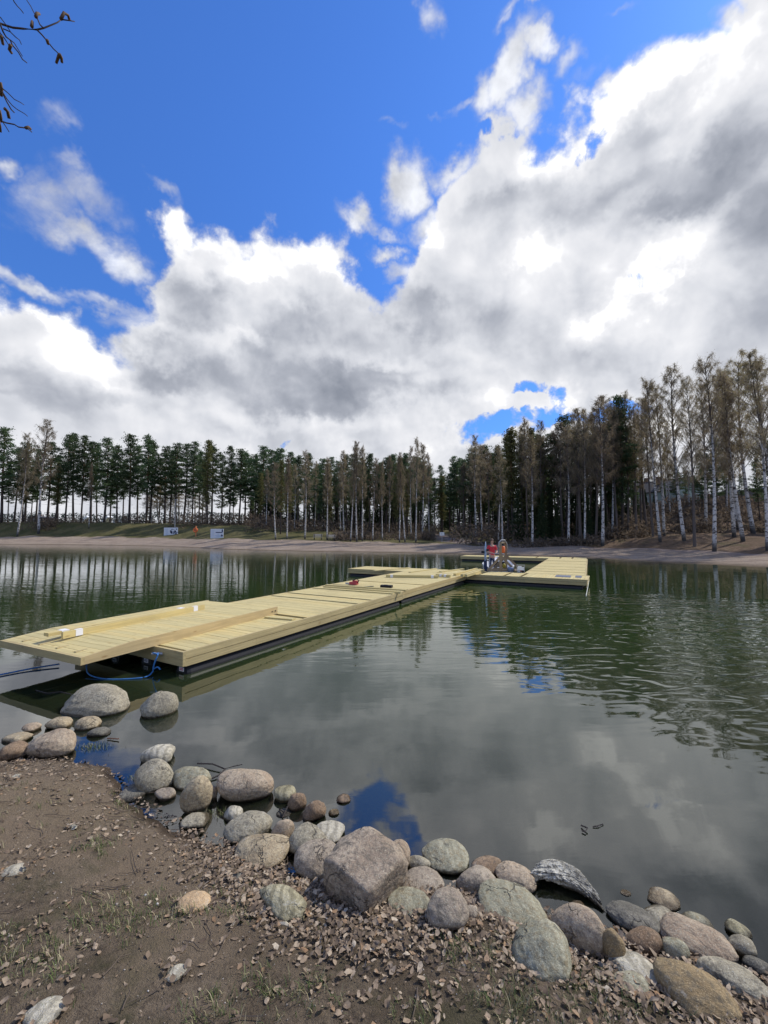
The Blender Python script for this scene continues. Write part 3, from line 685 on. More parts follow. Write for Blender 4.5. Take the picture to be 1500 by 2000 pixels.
# ================================================================== timber frame on the crossing dock
FY = 18.45
fr0 = GD(978, 1114, FY); FZ = D
tf = empty('timber_frame', (fr0[0], FY, FZ), -aM * .35); tag(tf, 'brown timber winch frame with splayed braces standing on the crossing dock', 'timber frame')
s = FY / FPX
for i, (yy, xx) in enumerate(((0, 0), (.55, .28))):
    mb = MB(); mb.box((xx, yy, .62), (.11, .10, 1.24), r=rng.random()); mb.build('post', WOOD_G, tf)
    mb = MB(); mb.bar((xx - .03, yy - .002, .62), (xx - .52, yy - .002, .06), .09, .10, r=rng.random()); mb.build('brace', WOOD_G, tf)
    mb = MB(); mb.bar((xx + .03, yy - .002, .66), (xx + .56, yy - .002, .10), .09, .10, r=rng.random()); mb.build('brace', WOOD_G, tf)
    mb = MB(); mb.box((xx, yy - .004, .06), (1.15, .09, .10), r=rng.random()); mb.build('foot_beam', WOOD_G, tf)
mb = MB(); mb.bar((0, -.03, 1.26), (.28, .58, 1.26), .10, .07, r=.4); mb.build('top_beam', WOOD_G, tf)
mb = MB(); mb.bar((.52, 0, .05), (.80, .55, .05), .08, .08, r=.7); mb.bar((-.52, 0, .05), (-.24, .55, .05), .08, .08, r=.2); mb.build('side_beam', WOOD_G, tf)
mb = MB(); mb.tube([(-.06, -.04, 1.05), (-.06, -.04, 1.28), (.05, .0, 1.38), (.22, .3, 1.37), (.33, .5, 1.2), (.34, .52, .95)], .022, 8); mb.build('grey_hose', GREY, tf, True)
mb = MB(); mb.lathe((.14, .25, .80), [(0, .05), (.05, .08), (.24, .08), (.30, .05)], 12); mb.build('orange_float', ORANGE, tf, True)
mb = MB(); mb.lathe((.16, .2, .14), [(0, .07), (.16, .07), (.2, .03)], 10); mb.build('yellow_can', plain('yellow_can', (.35, .30, .04), .5), tf, True)
mb = MB(); mb.lathe((.40, -.12, .0), [(0, .11), (.16, .13), (.2, .12)], 12); mb.build('blue_bucket', plain('blue_bucket', (.12, .17, .30), .5), tf, True)
# generator right of the frame
c = GD(1017, 1117, 18.0)
ge = empty('generator', (c[0], 18.0, D), -.3); ge.scale = (.74, .74, .74); tag(ge, 'small white and red motor pump with a tube frame beside the timber frame', 'motor pump')
mb = MB(); mb.box((0, 0, .22), (.36, .30, .16)); mb.box((-.05, 0, .33), (.2, .24, .06)); mb.build('tank', WHITE, ge)
mb = MB(); mb.box((0, 0, .10), (.34, .28, .08)); mb.build('engine', plain('dark_red', (.25, .05, .05), .5), ge)
mb = MB()
for x in (-.2, .2):
    mb.tube([(x, -.17, .02), (x, -.17, .44), (x, .17, .44), (x, .17, .02)], .014, 6)
mb.tube([(-.2, -.17, .44), (.2, -.17, .44)], .014, 6); mb.tube([(-.2, -.17, .02), (.2, -.17, .02)], .014, 6); mb.build('frame', GREY, ge)
mb = MB(); mb.tube([(-.10, -.19, .09), (-.10, -.13, .09)], .08, 12); mb.build('wheel', GREY, ge); mb = MB(); mb.tube([(.12, -.19, .07), (.12, -.13, .07)], .07, 12); mb.build('wheel', BLACK, ge)

# ================================================================== motor boat behind the frame, with a person in it
by = 20.3; bc = GD(966, 1100, by)
bo = empty('motor_boat', (bc[0] + .2, by, 0), R(-14)); tag(bo, 'small white motor boat moored behind the crossing dock', 'boat')
prof = [(-.55, .50, .42), (.2, .72, .44), (1.2, .80, .48), (2.4, .66, .54), (3.2, .34, .62), (3.7, .03, .70)]
V = []; F = []
for (yy, hw, zt) in prof:
    V += [(-hw, yy, zt), (-hw * .92, yy, .12), (-hw * .55, yy, -.12), (0, yy, -.2), (hw * .55, yy, -.12), (hw * .92, yy, .12), (hw, yy, zt)]
for i in range(len(prof) - 1):
    for j in range(6): a = i * 7 + j; F.append((a, a + 7, a + 8, a + 1))
F.append((0, 1, 2, 3, 4, 5, 6)); mb = MB(); mb.add(V, F); hull = mb.build('hull', WHITE, bo)
sm = hull.modifiers.new('thick', 'SOLIDIFY'); sm.thickness = .05
mb = MB(); mb.box((0, 1.4, .03), (1.1, 3.2, .04)); mb.build('floor', GREY, bo)
mb = MB(); mb.box((.05, .75, .36), (.42, .45, .62)); mb.box((.05, .60, .70), (.46, .35, .05), rx=R(20)); mb.build('console', WHITE, bo)
mb = MB(); mb.box((.1, .05, .40), (.55, .40, .16)); mb.box((.1, .2, .52), (.55, .1, .22)); mb.build('seat', BLACK, bo)
mb = MB(); mb.tube([(-.42, .55, .42), (-.42, .55, .98), (-.1, .55, 1.02), (.28, .55, 1.0), (.28, .55, .45)], .018, 6); mb.build('rail', GREY, bo)
ob = MB(); ob.box((-.62, -.42, .40), (.15, .20, .62)); ob.build('outboard_leg', NAVY, bo)
ob = MB(); ob.tube([(-.62, -.44, .55), (-.62, -.45, .95), (-.61, -.46, 1.35), (-.60, -.46, 1.62)], [.045, .05, .04, .01], 8); ob.build('outboard_cowl', BLUEGREY, bo, True)
ob = MB(); ob.box((-.73, -.46, 1.12), (.14, .1, .11)); ob.box((-.51, -.46, 1.22), (.10, .1, .10)); ob.box((-.54, -.44, .72), (.16, .06, .05)); ob.box((-.52, -.40, .40), (.14, .06, .06)); ob.build('pole_clamp', BLACK, bo)

# person
def skin_fig(name, joints, edges, mtl, parent, root_i=0, lv=2):
    me = bpy.data.meshes.new(name); me.from_pydata([j[0] for j in joints], edges, []); o = link(name, me, mtl, parent)
    sk = o.modifiers.new('skin', 'SKIN'); sk.use_smooth_shade = True
    for i, j in enumerate(joints):
        d = me.skin_vertices[0].data[i]; r = j[1]; d.radius = r if isinstance(r, tuple) else (r, r); d.use_root = (i == root_i)
    sb = o.modifiers.new('sub', 'SUBSURF'); sb.levels = lv; sb.render_levels = lv
    return o
pc_ = GD(961, 1090, 21.25)
pe = empty('person', (pc_[0], 21.25, .05), R(6)); tag(pe, 'person in a red T-shirt standing in the white boat, arms bent forward', 'person')
J = [((0, 0, .80), (.14, .10)), ((0, 0, .98), (.125, .09)), ((0, .0, 1.16), (.15, .10)), ((0, .0, 1.30), (.13, .085)), ((0, 0, 1.39), .050), ((0, -.01, 1.47), .060), ((0, -.015, 1.56), (.078, .092)), ((0, -.01, 1.635), (.055, .065)),
     ((.17, 0, 1.29), .055), ((.25, -.01, 1.05), .043), ((.16, -.22, .99), .034), ((.10, -.28, 1.0), .028),
     ((-.17, 0, 1.29), .055), ((-.26, -.01, 1.06), .043), ((-.18, -.22, 1.0), .034), ((-.12, -.28, 1.01), .028),
     ((.09, 0, .70), .085), ((.11, -.01, .40), .058), ((.11, .01, .06), .042), ((.11, -.12, .035), .035),
     ((-.09, 0, .70), .085), ((-.11, -.01, .40), .058), ((-.11, .01, .06), .042), ((-.11, -.12, .035), .035)]
Ed = [(0, 1), (1, 2), (2, 3), (3, 4), (4, 5), (5, 6), (6, 7), (3, 8), (8, 9), (9, 10), (10, 11), (3, 12), (12, 13), (13, 14), (14, 15), (0, 16), (16, 17), (17, 18), (18, 19), (0, 20), (20, 21), (21, 22), (22, 23)]
skin_fig('body', J, Ed, SKIN, pe)
for sg in (1, -1):       # fingers
    for k in range(4):
        mb = MB(); bx = sg * .10 + (k - 1.5) * .018; mb.tube([(bx, -.29, 1.0), (bx - sg * .004, -.33, 1.005 - .004 * abs(k - 1)), (bx - sg * .008, -.35, .98)], [.009, .008, .006], 6); mb.build('finger', SKIN, pe, True)
    mb = MB(); mb.tube([(sg * .10 - sg * .035, -.27, 1.0), (sg * .10 - sg * .055, -.31, .995)], [.011, .008], 6); mb.build('thumb', SKIN, pe, True)
sh = skin_fig('shirt', [((0, 0, .82), (.165, .125)), ((0, 0, .98), (.15, .115)), ((0, 0, 1.16), (.172, .122)), ((0, 0, 1.31), (.12, .09)), ((.17, 0, 1.30), .074), ((.235, -.005, 1.11), .068), ((-.17, 0, 1.30), .074), ((-.245, -.005, 1.12), .068)],
              [(0, 1), (1, 2), (2, 3), (3, 4), (4, 5), (3, 6), (6, 7)], RED, pe)
skin_fig('trousers', [((0, 0, .82), (.150, .115)), ((.09, 0, .68), .10), ((.11, -.01, .40), .075), ((.11, .01, .10), .06), ((-.09, 0, .68), .10), ((-.11, -.01, .40), .075), ((-.11, .01, .10), .06)], [(0, 1), (1, 2), (2, 3), (0, 4), (4, 5), (5, 6)], NAVY, pe)
mb = MB(); mb.lathe((0, .012, 1.56), [(0, .088), (.05, .098), (.10, .085), (.13, .045), (.14, .01)], 14); mb.build('hair', HAIR, pe, True)
mb = MB(); mb.tube([(0, -.095, 1.56), (0, -.122, 1.535), (0, -.10, 1.52)], [.008, .013, .01], 6); mb.build('nose', SKIN, pe, True)
mb = MB()
for sg in (1, -1): mb.lathe((sg * .03, -.098, 1.565), [(0, .004), (.006, .009), (.012, .004)], 8)
mb.build('eyes', BLACK, pe); mb = MB(); mb.box((0, -.098, 1.50), (.045, .012, .010)); mb.build('mouth', plain('lips', (.35, .12, .10), .6), pe)

# ================================================================== far shore furniture
def ground_at(px, d): x = (px - 750) / FPX * d; return x, d, gz(x, d)
def info_board(px, d, y_top, y_bot, wpx, label, kind):
    x, y, z = ground_at(px, d); k = d / FPX; zt = H + (HZ - y_top) * k; zb = H + (HZ - y_bot) * k; z = min(z, zb); w_ = wpx * k
    o = empty('information_board', (x, y, z), 0); tag(o, label, 'information board')
    mb = MB()
    for s_ in (-1, 1): mb.box((s_ * (w_ / 2 - .04), .0, (zt - z) / 2), (.08, .08, zt - z))
    mb.build('posts', GREY, o)
    mb = MB(); mb.box((0, -.06, (zt + zb) / 2 - z), (w_, .04, zt - zb)); pn = mb.build('panel', plain('board_white', (.66, .69, .74), .5, var=.08), o)
    mb = MB(); r_ = random.Random(px)
    h_ = zt - zb; cz = (zt + zb) / 2 - z
    if kind == 0:
        for _ in range(16): mb.box((w_ * r_.uniform(-.03, .42), -.083, cz + h_ * r_.uniform(-.34, .36)), (w_ * r_.uniform(.05, .16), .004, h_ * r_.uniform(.05, .16)), ry=r_.uniform(-.7, .7))
        mb2 = MB()
        for q in range(9): mb2.box((-w_ * .30 + r_.uniform(-.05, .05), -.083, cz + h_ * (.36 - q * .085)), (w_ * r_.uniform(.12, .26), .004, h_ * .03))
        mb2.build('text_lines', LIGHTBLUE, pn)
    else:
        mb.box((w_ * .16, -.083, cz + h_ * .12), (w_ * .50, .004, h_ * .10)); mb.box((w_ * .42, -.083, cz + h_ * .30), (w_ * .10, .004, h_ * .30)); mb.box((w_ * .38, -.083, cz - h_ * .2), (w_ * .14, .004, h_ * .18), ry=.5)
        mb2 = MB()
        for q in range(6): mb2.box((-w_ * .33, -.083, cz + h_ * (.3 - q * .11)), (w_ * .2, .004, h_ * .03))
        for q in range(3): mb2.box((w_ * (.0 + .1 * q), -.083, cz - h_ * (.16 + .08 * q)), (w_ * .3, .004, h_ * .05), ry=-.25)
        mb2.build('text_lines', LIGHTBLUE, pn)
    mb.build('map_print', DARKINK, pn)
info_board(334.5, 81, 1030.5, 1049, 27, 'white information board with a dark blue map on the grass bank', 0)
info_board(424.5, 70, 1033, 1051.5, 25, 'pale information board with a dark horizontal band, right of the orange lifebuoy', 1)
x, y, z = ground_at(383, 76)
lb = empty('lifebuoy_post', (x, y, z)); tag(lb, 'orange lifebuoy on an orange post between the two information boards', 'lifebuoy')
k = 76 / FPX
mb = MB(); mb.box((0, 0, .85), (.16, .16, 1.75)); mb.box((0, 0, 1.8), (.22, .22, .14)); mb.build('post', plain('orange_post', (.62, .24, .10), .7), lb)
mb = MB(); zc = 1.12
ringp = [(.34 * math.cos(a), -.16, zc + .34 * math.sin(a)) for a in np.linspace(0, 2 * math.pi, 17)]
mb.tube(ringp, .11, 8, False); mb.build('ring', ORANGE, lb, True)
mb = MB(); mb.box((-.02, -.24, zc + .0), (.45, .06, .12)); mb.box((-.02, -.26, zc), (.16, .04, .14)); mb.build('sign_plate', plain('red_plate', (.6, .08, .04), .5), lb)

def sign(px, d, y_top, y_bot, wpx, label, base_y=None):
    x, y, z = ground_at(px, d); k = d / FPX; zt = H + (HZ - y_top) * k; zb = H + (HZ - y_bot) * k
    o = empty('sign', (x, y, z)); tag(o, label, 'sign')
    mb = MB(); mb.tube([(0, 0, 0), (0, 0, zt - z)], .035, 8); mb.build('pole', GREY, o)
    mb = MB(); mb.box((0, -.05, (zt + zb) / 2 - z), (wpx * k, .03, zt - zb)); mb.build('plate', plain('sign_white', (.72, .72, .72), .5, var=.04), o)
    mb = MB(); mb.box((-.02, -.068, (zt + zb) / 2 - z), (wpx * k * .12, .004, (zt - zb) * .5)); mb.build('mark', GREY, o)
sign(863, 57, 1039.5, 1046, 9, 'white sign on a thin post beside the path into the wood')
def bench(px, d, label, wpx):
    x, y, z = ground_at(px, d); o = empty('park_bench', (x, y, z - .03), .1); tag(o, label, 'bench', 'benches on the far grass'); w_ = wpx * d / FPX
    mb = MB(); mb.box((0, 0, .46), (w_, .42, .05)); mb.build('seat', PALEW, o)
    mb = MB(); mb.box((0, .22, .82), (w_, .04, .20)); mb.box((0, .20, .62), (w_, .04, .10)); mb.build('backrest', PALEW, o)
    for s_ in (-1, 1): mb = MB(); mb.box((s_ * w_ * .4, .02, .22), (.10, .40, .44)); mb.box((s_ * w_ * .4, .2, .6), (.08, .05, .6)); mb.build('leg', BLACK, o)
bench(621, 61.5, 'wooden bench on the far grass, left of the pair', 17); bench(647, 61, 'wooden bench on the far grass, right of the pair', 16)
def lamp_pole(px, d, ytop, label, m=GREY, r_=.07, xt=None):
    x, y, z = ground_at(px, d); t_ = GD(xt or px, ytop, d); o = empty('lamp_pole', (x, y, z)); tag(o, label, 'pole')
    mb = MB(); mb.tube([(0, 0, -.2), (t_[0] - x, 0, t_[2] - z)], [r_, r_ * .6], 8); mb.build('pole', m, o)
    mb = MB(); mb.box((t_[0] - x + .25, 0, t_[2] - z), (.6, .16, .08)); mb.build('lamp_head', m, o)
lamp_pole(342, 83, 976, 'tall thin grey pole standing right behind the left information board')
lamp_pole(973, 54, 985, 'bare pale pole leaning slightly among the dark spruces', PALEW, .13, 976)
# house on the hill
def house(px, d, yb, ytop, wpx, lenm, rz, cwall, croof, label, flat=False, win=2):
    k = d / FPX; x = (px - 750) / FPX * d; zb = H + (HZ - yb) * k; zt = H + (HZ - ytop) * k; w_ = wpx * k; zg = gz(x, d)
    o = empty('house', (x, d, min(zb, zg) - .3), rz); tag(o, label, 'house'); b0 = min(zb, zg) - .3
    hw = w_ / 2; he = (zt - b0) * (.62 if not flat else .86); ht = zt - b0
    mb = MB()
    V = [(-hw, 0, 0), (hw, 0, 0), (hw, 0, he), (0, 0, ht - .05), (-hw, 0, he), (-hw, lenm, 0), (hw, lenm, 0), (hw, lenm, he), (0, lenm, ht - .05), (-hw, lenm, he)]
    mb.add(V, [(0, 1, 2, 3, 4), (6, 5, 9, 8, 7), (1, 6, 7, 2), (5, 0, 4, 9), (0, 5, 6, 1), (2, 7, 8, 3), (4, 3, 8, 9)])
    wl_ = mb.build('wall', plain('wall_' + str(px), cwall, .8, var=.08), o)
    mb = MB(); sl = math.atan2(ht - he, hw); ln = math.hypot(ht - he, hw) + .5
    for s_ in (-1, 1): mb.box((s_ * (hw / 2 + .1), lenm / 2, (he + ht) / 2 + .02), (ln, lenm + .9, .14), ry=s_ * sl)
    rf = mb.build('roof', plain('roof_' + str(px), croof, .8), o)
    mb = MB(); mb.box((-hw * .4, lenm * .6, ht + .1), (.7, .7, 1.4)); mb.build('chimney', plain('brick_' + str(px), (.12, .08, .07), .9), rf)
    for i in range(win):
        xx = (i - (win - 1) / 2) * w_ / max(win, 1) * .9
        mb = MB(); mb.box((xx, -.03, he * .62), (.9, .05, 1.1)); wn_ = mb.build('window', plain('window_frame', (.7, .7, .7), .5), o)
        mb = MB(); mb.box((xx, -.06, he * .62), (.76, .02, .96)); mb.build('pane', plain('dark_glass', (.03, .035, .04), .1, .6), wn_)
        mb = MB(); mb.box((-hw - .03, lenm * (.25 + .5 * i), he * .62), (.05, .9, 1.1)); wn_ = mb.build('window', plain('window_frame', (.7, .7, .7), .5), o)
        mb = MB(); mb.box((-hw - .06, lenm * (.25 + .5 * i), he * .62), (.02, .76, .96)); mb.build('pane', plain('dark_glass', (.03, .035, .04), .1, .6), wn_)
    return o
house(1352, 74, 990, 932, 62, 9, R(14), (.30, .37, .33), (.06, .055, .055), 'pale green house with a dark gabled roof on the wooded hill', win=2)
house(1312, 84, 985, 940, 60, 7, R(60), (.22, .27, .24), (.06, .055, .055), 'dark-roofed wing left of the green gabled house on the hill', win=1)
house(1500, 72, 992, 952, 100, 8, R(4), (.10, .09, .085), (.62, .63, .65), 'low dark building with a pale roof at the right end of the hill', flat=True, win=1)
house(1060, 92, 990, 958, 34, 6, R(-20), (.42, .38, .32), (.12, .07, .06), 'small pale house half hidden behind the spruces', win=1)
house(68, 150, 1024, 1008, 26, 8, R(10), (.10, .09, .085), (.08, .08, .09), 'low dark building beyond the pines at the left', flat=True, win=1)
house(238, 170, 1024, 1013, 34, 8, R(5), (.5, .5, .47), (.36, .33, .30), 'low pale hall far beyond the row of pines', flat=True, win=2)
for (px, lab) in ((168, 'white slanted panel seen between the pine trunks, left one of two'), (208, 'white slanted panel seen between the pine trunks, right one of two')):
    a_ = GD(px - 5, 1021, 150); b_ = GD(px + 7, 1009, 150); o = empty('slanted_panel', tuple(a_)); tag(o, lab, 'panel'); mb = MB(); mb.bar((0, 0, 0), tuple(b_ - a_), 3, .7); mb.build('sheet', WHITE, o)
    mb = MB(); mb.box(((b_ - a_)[0], 0, (b_ - a_)[2] / 2 - .6), (.2, .2, (b_ - a_)[2] + .6)); mb.build('support', GREY, o)

# ================================================================== trees
def foliage_mat(name, c1, c2, trans=.25):
    t = mat(name, .85, .15); oi = t.new('ShaderNodeObjectInfo').outputs['Random']
    n = t.noise(t.obj, .9, 3); base = t.mix(t.mr(n, .35, .65), c1, c2)
    hs = t.new('ShaderNodeHueSaturation'); t.put(hs.inputs['Color'], base); t.put(hs.inputs['Value'], t.mr(oi, 0, 1, .72, 1.25, False)); t.put(hs.inputs['Hue'], t.mr(oi, 0, 1, .49, .51, False))
    t.put(t.b.inputs['Base Color'], hs.outputs[0])
    tl_ = t.new('ShaderNodeBsdfTranslucent'); t.l.new(hs.outputs[0], tl_.inputs[0])
    mx = t.new('ShaderNodeMixShader'); mx.inputs[0].default_value = trans
    out = t.n['Material Output']; t.l.new(t.b.outputs[0], mx.inputs[1]); t.l.new(tl_.outputs[0], mx.inputs[2]); t.l.new(mx.outputs[0], out.inputs[0])
    return t.mat
PINE = foliage_mat('pine_needles', (.060, .100, .048), (.112, .155, .070), .42); SPR = foliage_mat('spruce_needles', (.044, .062, .030), (.074, .094, .042), .33)
OLIVE = foliage_mat('olive_needles', (.115, .118, .045), (.165, .155, .062), .45)
BTW = foliage_mat('birch_twigs', (.24, .19, .13), (.34, .275, .185), .5); BLF = foliage_mat('birch_buds', (.28, .255, .092), (.38, .335, .135), .6)
BRUSH = foliage_mat('bare_brush', (.115, .088, .066), (.19, .145, .105), .35)
t = mat('pine_bark', .95, .1); pz = t.sep(t.obj)[2]; n = t.noise(t.mapping(t.obj, sc=(6, 6, 1.2)), 1, 5, .7)
c_ = t.mix(t.mr(pz, 6, 12), (.095, .078, .068), (.26, .135, .072)); t.put(t.b.inputs['Base Color'], t.mix(t.mr(n, .35, .65), t.mix(1.0, c_, (.5, .5, .5), 'MULTIPLY'), c_)); PBARK = t.mat
t = mat('birch_bark', .8, .2); pz = t.sep(t.obj)[2]
n = t.noise(t.mapping(t.obj, sc=(1.6, 1.6, 3.4)), 1.5, 5, .7); n2 = t.noise(t.mapping(t.obj, sc=(6, 6, 22)), 1, 3, .6)
c_ = t.mix(t.mr(n, .50, .58), (.60, .57, .53), (.06, .05, .045)); c_ = t.mix(t.mr(n2, .56, .62, 0, .8), c_, (.09, .08, .07))
c_ = t.mix(t.mr(pz, 1.3, .2), c_, (.055, .05, .045)); c_ = t.mix(t.mr(pz, 8.5, 13.0), c_, (.085, .062, .05)); t.put(t.b.inputs['Base Color'], c_); BBARK = t.mat
DBARK = plain('dark_birch_bark', (.12, .098, .085), .95)

def tris(P, size, rs, elong=1.0, droop=0.0):
    """small triangles at points P"""
    n = len(P); a = rs.normal(size=(n, 3)); a[:, 2] -= droop; a /= np.linalg.norm(a, axis=1)[:, None]
    b = rs.normal(size=(n, 3)); b -= (b * a).sum(1)[:, None] * a; b /= np.linalg.norm(b, axis=1)[:, None]
    s = size * rs.uniform(.6, 1.4, n)[:, None]
    V = np.stack([P - b * s * .5 / elong, P + b * s * .5 / elong, P + a * s * elong], 1).reshape(-1, 3)
    return V
def tri_obj(name, V, m):
    F = np.arange(len(V)).reshape(-1, 3); return npmesh(name, V, F, m)
HN = 18.0
def make_pine(seed, m=PINE, crown_from=.33, width=3.5, dens=1.0, shape='pine'):
    rs = np.random.RandomState(seed); r_ = random.Random(seed)
    root = empty('pine_tree'); bend = rs.uniform(-.25, .25, 4)
    def axis(z): u = z / HN; return np.array([bend[0] * math.sin(u * 3.0) + bend[2] * u, bend[1] * math.sin(u * 2.6) + bend[3] * u, z])
    tr_ = MB(); tr_.tube([axis(z) if z > 0 else (0, 0, -.6) for z in np.linspace(-.001, HN * .97, 12)], [.20 * (1 - .86 * u) + .015 for u in np.linspace(0, 1, 12)], 8)
    for k in range(14):   # dead stubs below the crown
        z = HN * rs.uniform(.18, crown_from + .05); p = axis(z); an = rs.uniform(0, 6.28); L = rs.uniform(.3, 1.3)
        tr_.tube([p, p + np.array([math.cos(an) * L, math.sin(an) * L, rs.uniform(-.3, .1)])], [.022, .008], 3, False)
    tr_.build('trunk', PBARK, root, True)
    pts = []; br = MB(); nb = int(74 * dens)
    for k in range(nb):
        u = (k + rs.rand()) / nb; z = HN * (crown_from + (1 - crown_from) * u ** .9); p = axis(z)
        prof = (.62 + .38 * math.sin(k * 1.7 + seed)) * min(1, (u + .22) * 1.9) * (1 - u ** 1.6) ** .8 + .09
        if shape == 'narrow': prof *= .8
        L = width * prof * rs.uniform(.55, 1.2); an = k * 2.399 + rs.uniform(-.5, .5); rise = rs.uniform(-.12, .25) + .6 * u * u
        e = p + np.array([math.cos(an) * L, math.sin(an) * L, L * rise]); mid = (p + e) / 2 + np.array([0, 0, -.10 * L])
        br.tube([p, mid, e], [.04, .025, .01], 3, False)
        nc = max(3, int(L * 3.6))
        for c in range(nc):
            w_ = rs.uniform(.35, 1.05); base = (p + (mid - p) * w_ * 2) if w_ < .5 else (mid + (e - mid) * (w_ - .5) * 2)
            ctr = base + rs.normal(size=3) * np.array([.24, .24, .07]) * (.5 + .5 * L / width)
            m_ = 22; q = rs.normal(size=(m_, 3)) * np.array([.27, .27, .12]); pts.append(ctr + q)
    br.build('branches', DBARK if m is not PINE else PBARK, root)
    V = tris(np.concatenate(pts), .185, rs, 1.15); tri_obj('crown', V, m).parent = root
    return root
def make_spruce(seed, m=SPR):
    rs = np.random.RandomState(seed); root = empty('spruce_tree'); tr_ = MB(); tr_.tube([(0, 0, -.6), (0, 0, HN * .5), (0, 0, HN * .98)], [.22, .12, .02], 7); tr_.build('trunk', DBARK, root, True)
    pts = []
    nb = 150
    for k in range(nb):
        u = (k + rs.rand()) / nb; z = HN * (.05 + .94 * u); L = 2.7 * (1 - u) ** .8 * rs.uniform(.6, 1.15) + .12; an = k * 2.399 + rs.uniform(-.4, .4)
        nc = max(2, int(L * 5.5))
        for c in range(nc):
            w_ = (c + rs.rand()) / nc; rr = L * w_; ctr = np.array([math.cos(an) * rr, math.sin(an) * rr, z - .22 * rr + .06 * rr * rr])
            pts.append(ctr + rs.normal(size=(15, 3)) * np.array([.16, .16, .10]))
    V = tris(np.concatenate(pts), .19, rs, 1.2, .3); tri_obj('crown', V, m).parent = root
    return root
def make_birch(seed, leafy=.5, width=2.3, start=.34, bark=BBARK, fork=False):
    rs = np.random.RandomState(seed); root = empty('birch_tree'); bend = rs.uniform(-.45, .45, 4)
    def axis(z): u = max(z, 0) / HN; return np.array([bend[0] * math.sin(u * 3.1) + bend[2] * .4 * u, bend[1] * math.sin(u * 2.7) + bend[3] * .4 * u, z])
    tr_ = MB(); zz = np.concatenate([[-.6], np.linspace(0, HN * .985, 16)])
    tr_.tube([axis(z) for z in zz], [.215] + [.185 * (1 - .93 * u ** .9) + .008 for u in np.linspace(0, 1, 16)], 9)
    tr_.build('trunk', bark, root, True)
    br = MB(); pts = []; dirs = []; leaf = []
    nb = 62
    for k in range(nb):
        u = (k + rs.rand()) / nb; z = HN * (start + (.97 - start) * u); p = axis(z); an = k * 2.399 + rs.uniform(-.6, .6)
        L = width * (.45 + .65 * math.sin(math.pi * min(1, u * .8 + .12)) ** .8) * rs.uniform(.35, 1.1) * (1.1 - .70 * u); up = rs.uniform(1.0, 2.2)
        P = [p]
        for s_ in (.35, .7, 1.0):
            P.append(p + np.array([math.cos(an) * L * s_ * .82, math.sin(an) * L * s_ * .82, L * up * (s_ - .28 * s_ * s_)]) + rs.normal(size=3) * .07)
        br.tube(P, [.035, .024, .014, .006], 3, False)
        for c in range(4):       # secondary branches
            i0 = rs.randint(1, 3); q0 = P[i0] + (P[i0 + 1] - P[i0]) * rs.rand(); a2 = an + rs.uniform(-1.1, 1.1); L2 = L * rs.uniform(.18, .42)
            q1 = q0 + np.array([math.cos(a2) * L2, math.sin(a2) * L2, L2 * rs.uniform(.2, 1.1)])
            br.tube([q0, q1], [.012, .005], 3, False)
            for (s0, s1) in ((q0, q1), (P[2], P[3])):
                for t_ in range(5):
                    s_ = s0 + (s1 - s0) * rs.rand() + rs.normal(size=3) * .06; pts.append(s_); dv = np.array([rs.normal() * .30, rs.normal() * .30, rs.uniform(-1.0, .45)]); dirs.append(dv * rs.uniform(.35, .95))
    br.build('branches', DBARK, root)
    pts = np.array(pts); dirs = np.array(dirs); n = len(pts)
    side = np.cross(dirs, rs.normal(size=(n, 3))); side /= np.linalg.norm(side, axis=1)[:, None]; side *= .014
    V1 = np.stack([pts - side, pts + side, pts + dirs], 1).reshape(-1, 3)
    V2 = []
    for f_ in (.25, .5, .75):   # side twiglets
        q = pts + dirs * f_; d2 = dirs * .45 + rs.normal(size=(n, 3)) * .13; V2.append(np.stack([q - side * .7, q + side * .7, q + d2], 1).reshape(-1, 3))
    tri_obj('twigs', np.concatenate([V1] + V2), BTW).parent = root
    k_ = int(n * 2.1 * leafy)
    ii = rs.randint(0, n, k_); q = pts[ii] + dirs[ii] * rs.rand(k_)[:, None] * 1.05 + rs.normal(size=(k_, 3)) * .07
    tri_obj('crown', tris(q, .050, rs, 1.3, .4), BLF).parent = root
    return root
def copy_tree(o):
    c = o.copy(); COL.objects.link(c)
    for ch in o.children:
        k_ = ch.copy(); COL.objects.link(k_); k_.parent = c
    return c
used = set()
pines = [make_pine(1), make_pine(2, crown_from=.28, width=3.9), make_pine(3, crown_from=.42, width=3.2), make_pine(4, crown_from=.37, dens=.85), make_pine(6, crown_from=.34, width=2.8), make_pine(7, crown_from=.24, width=3.3)]
olives = [make_pine(11, OLIVE, .25, 2.1, 1.15, 'narrow'), make_pine(12, OLIVE, .30, 1.9, 1.0, 'narrow')]
spruces = [make_spruce(21), make_spruce(22), make_spruce(23)]
birches = [make_birch(31, .35), make_birch(32, .5, 2.0), make_birch(33, .25, 2.4), make_birch(34, .6, 1.9), make_birch(35, .3, 1.6, .4)]
bigb = [make_birch(41, 1.15, 2.6, .30), make_birch(42, .9, 2.5, .34), make_birch(43, 1.5, 2.9, .36)]
darkb = [make_birch(51, .5, 2.4, .34, DBARK), make_birch(52, .3, 1.8, .4, DBARK)]
prng = random.Random(77)
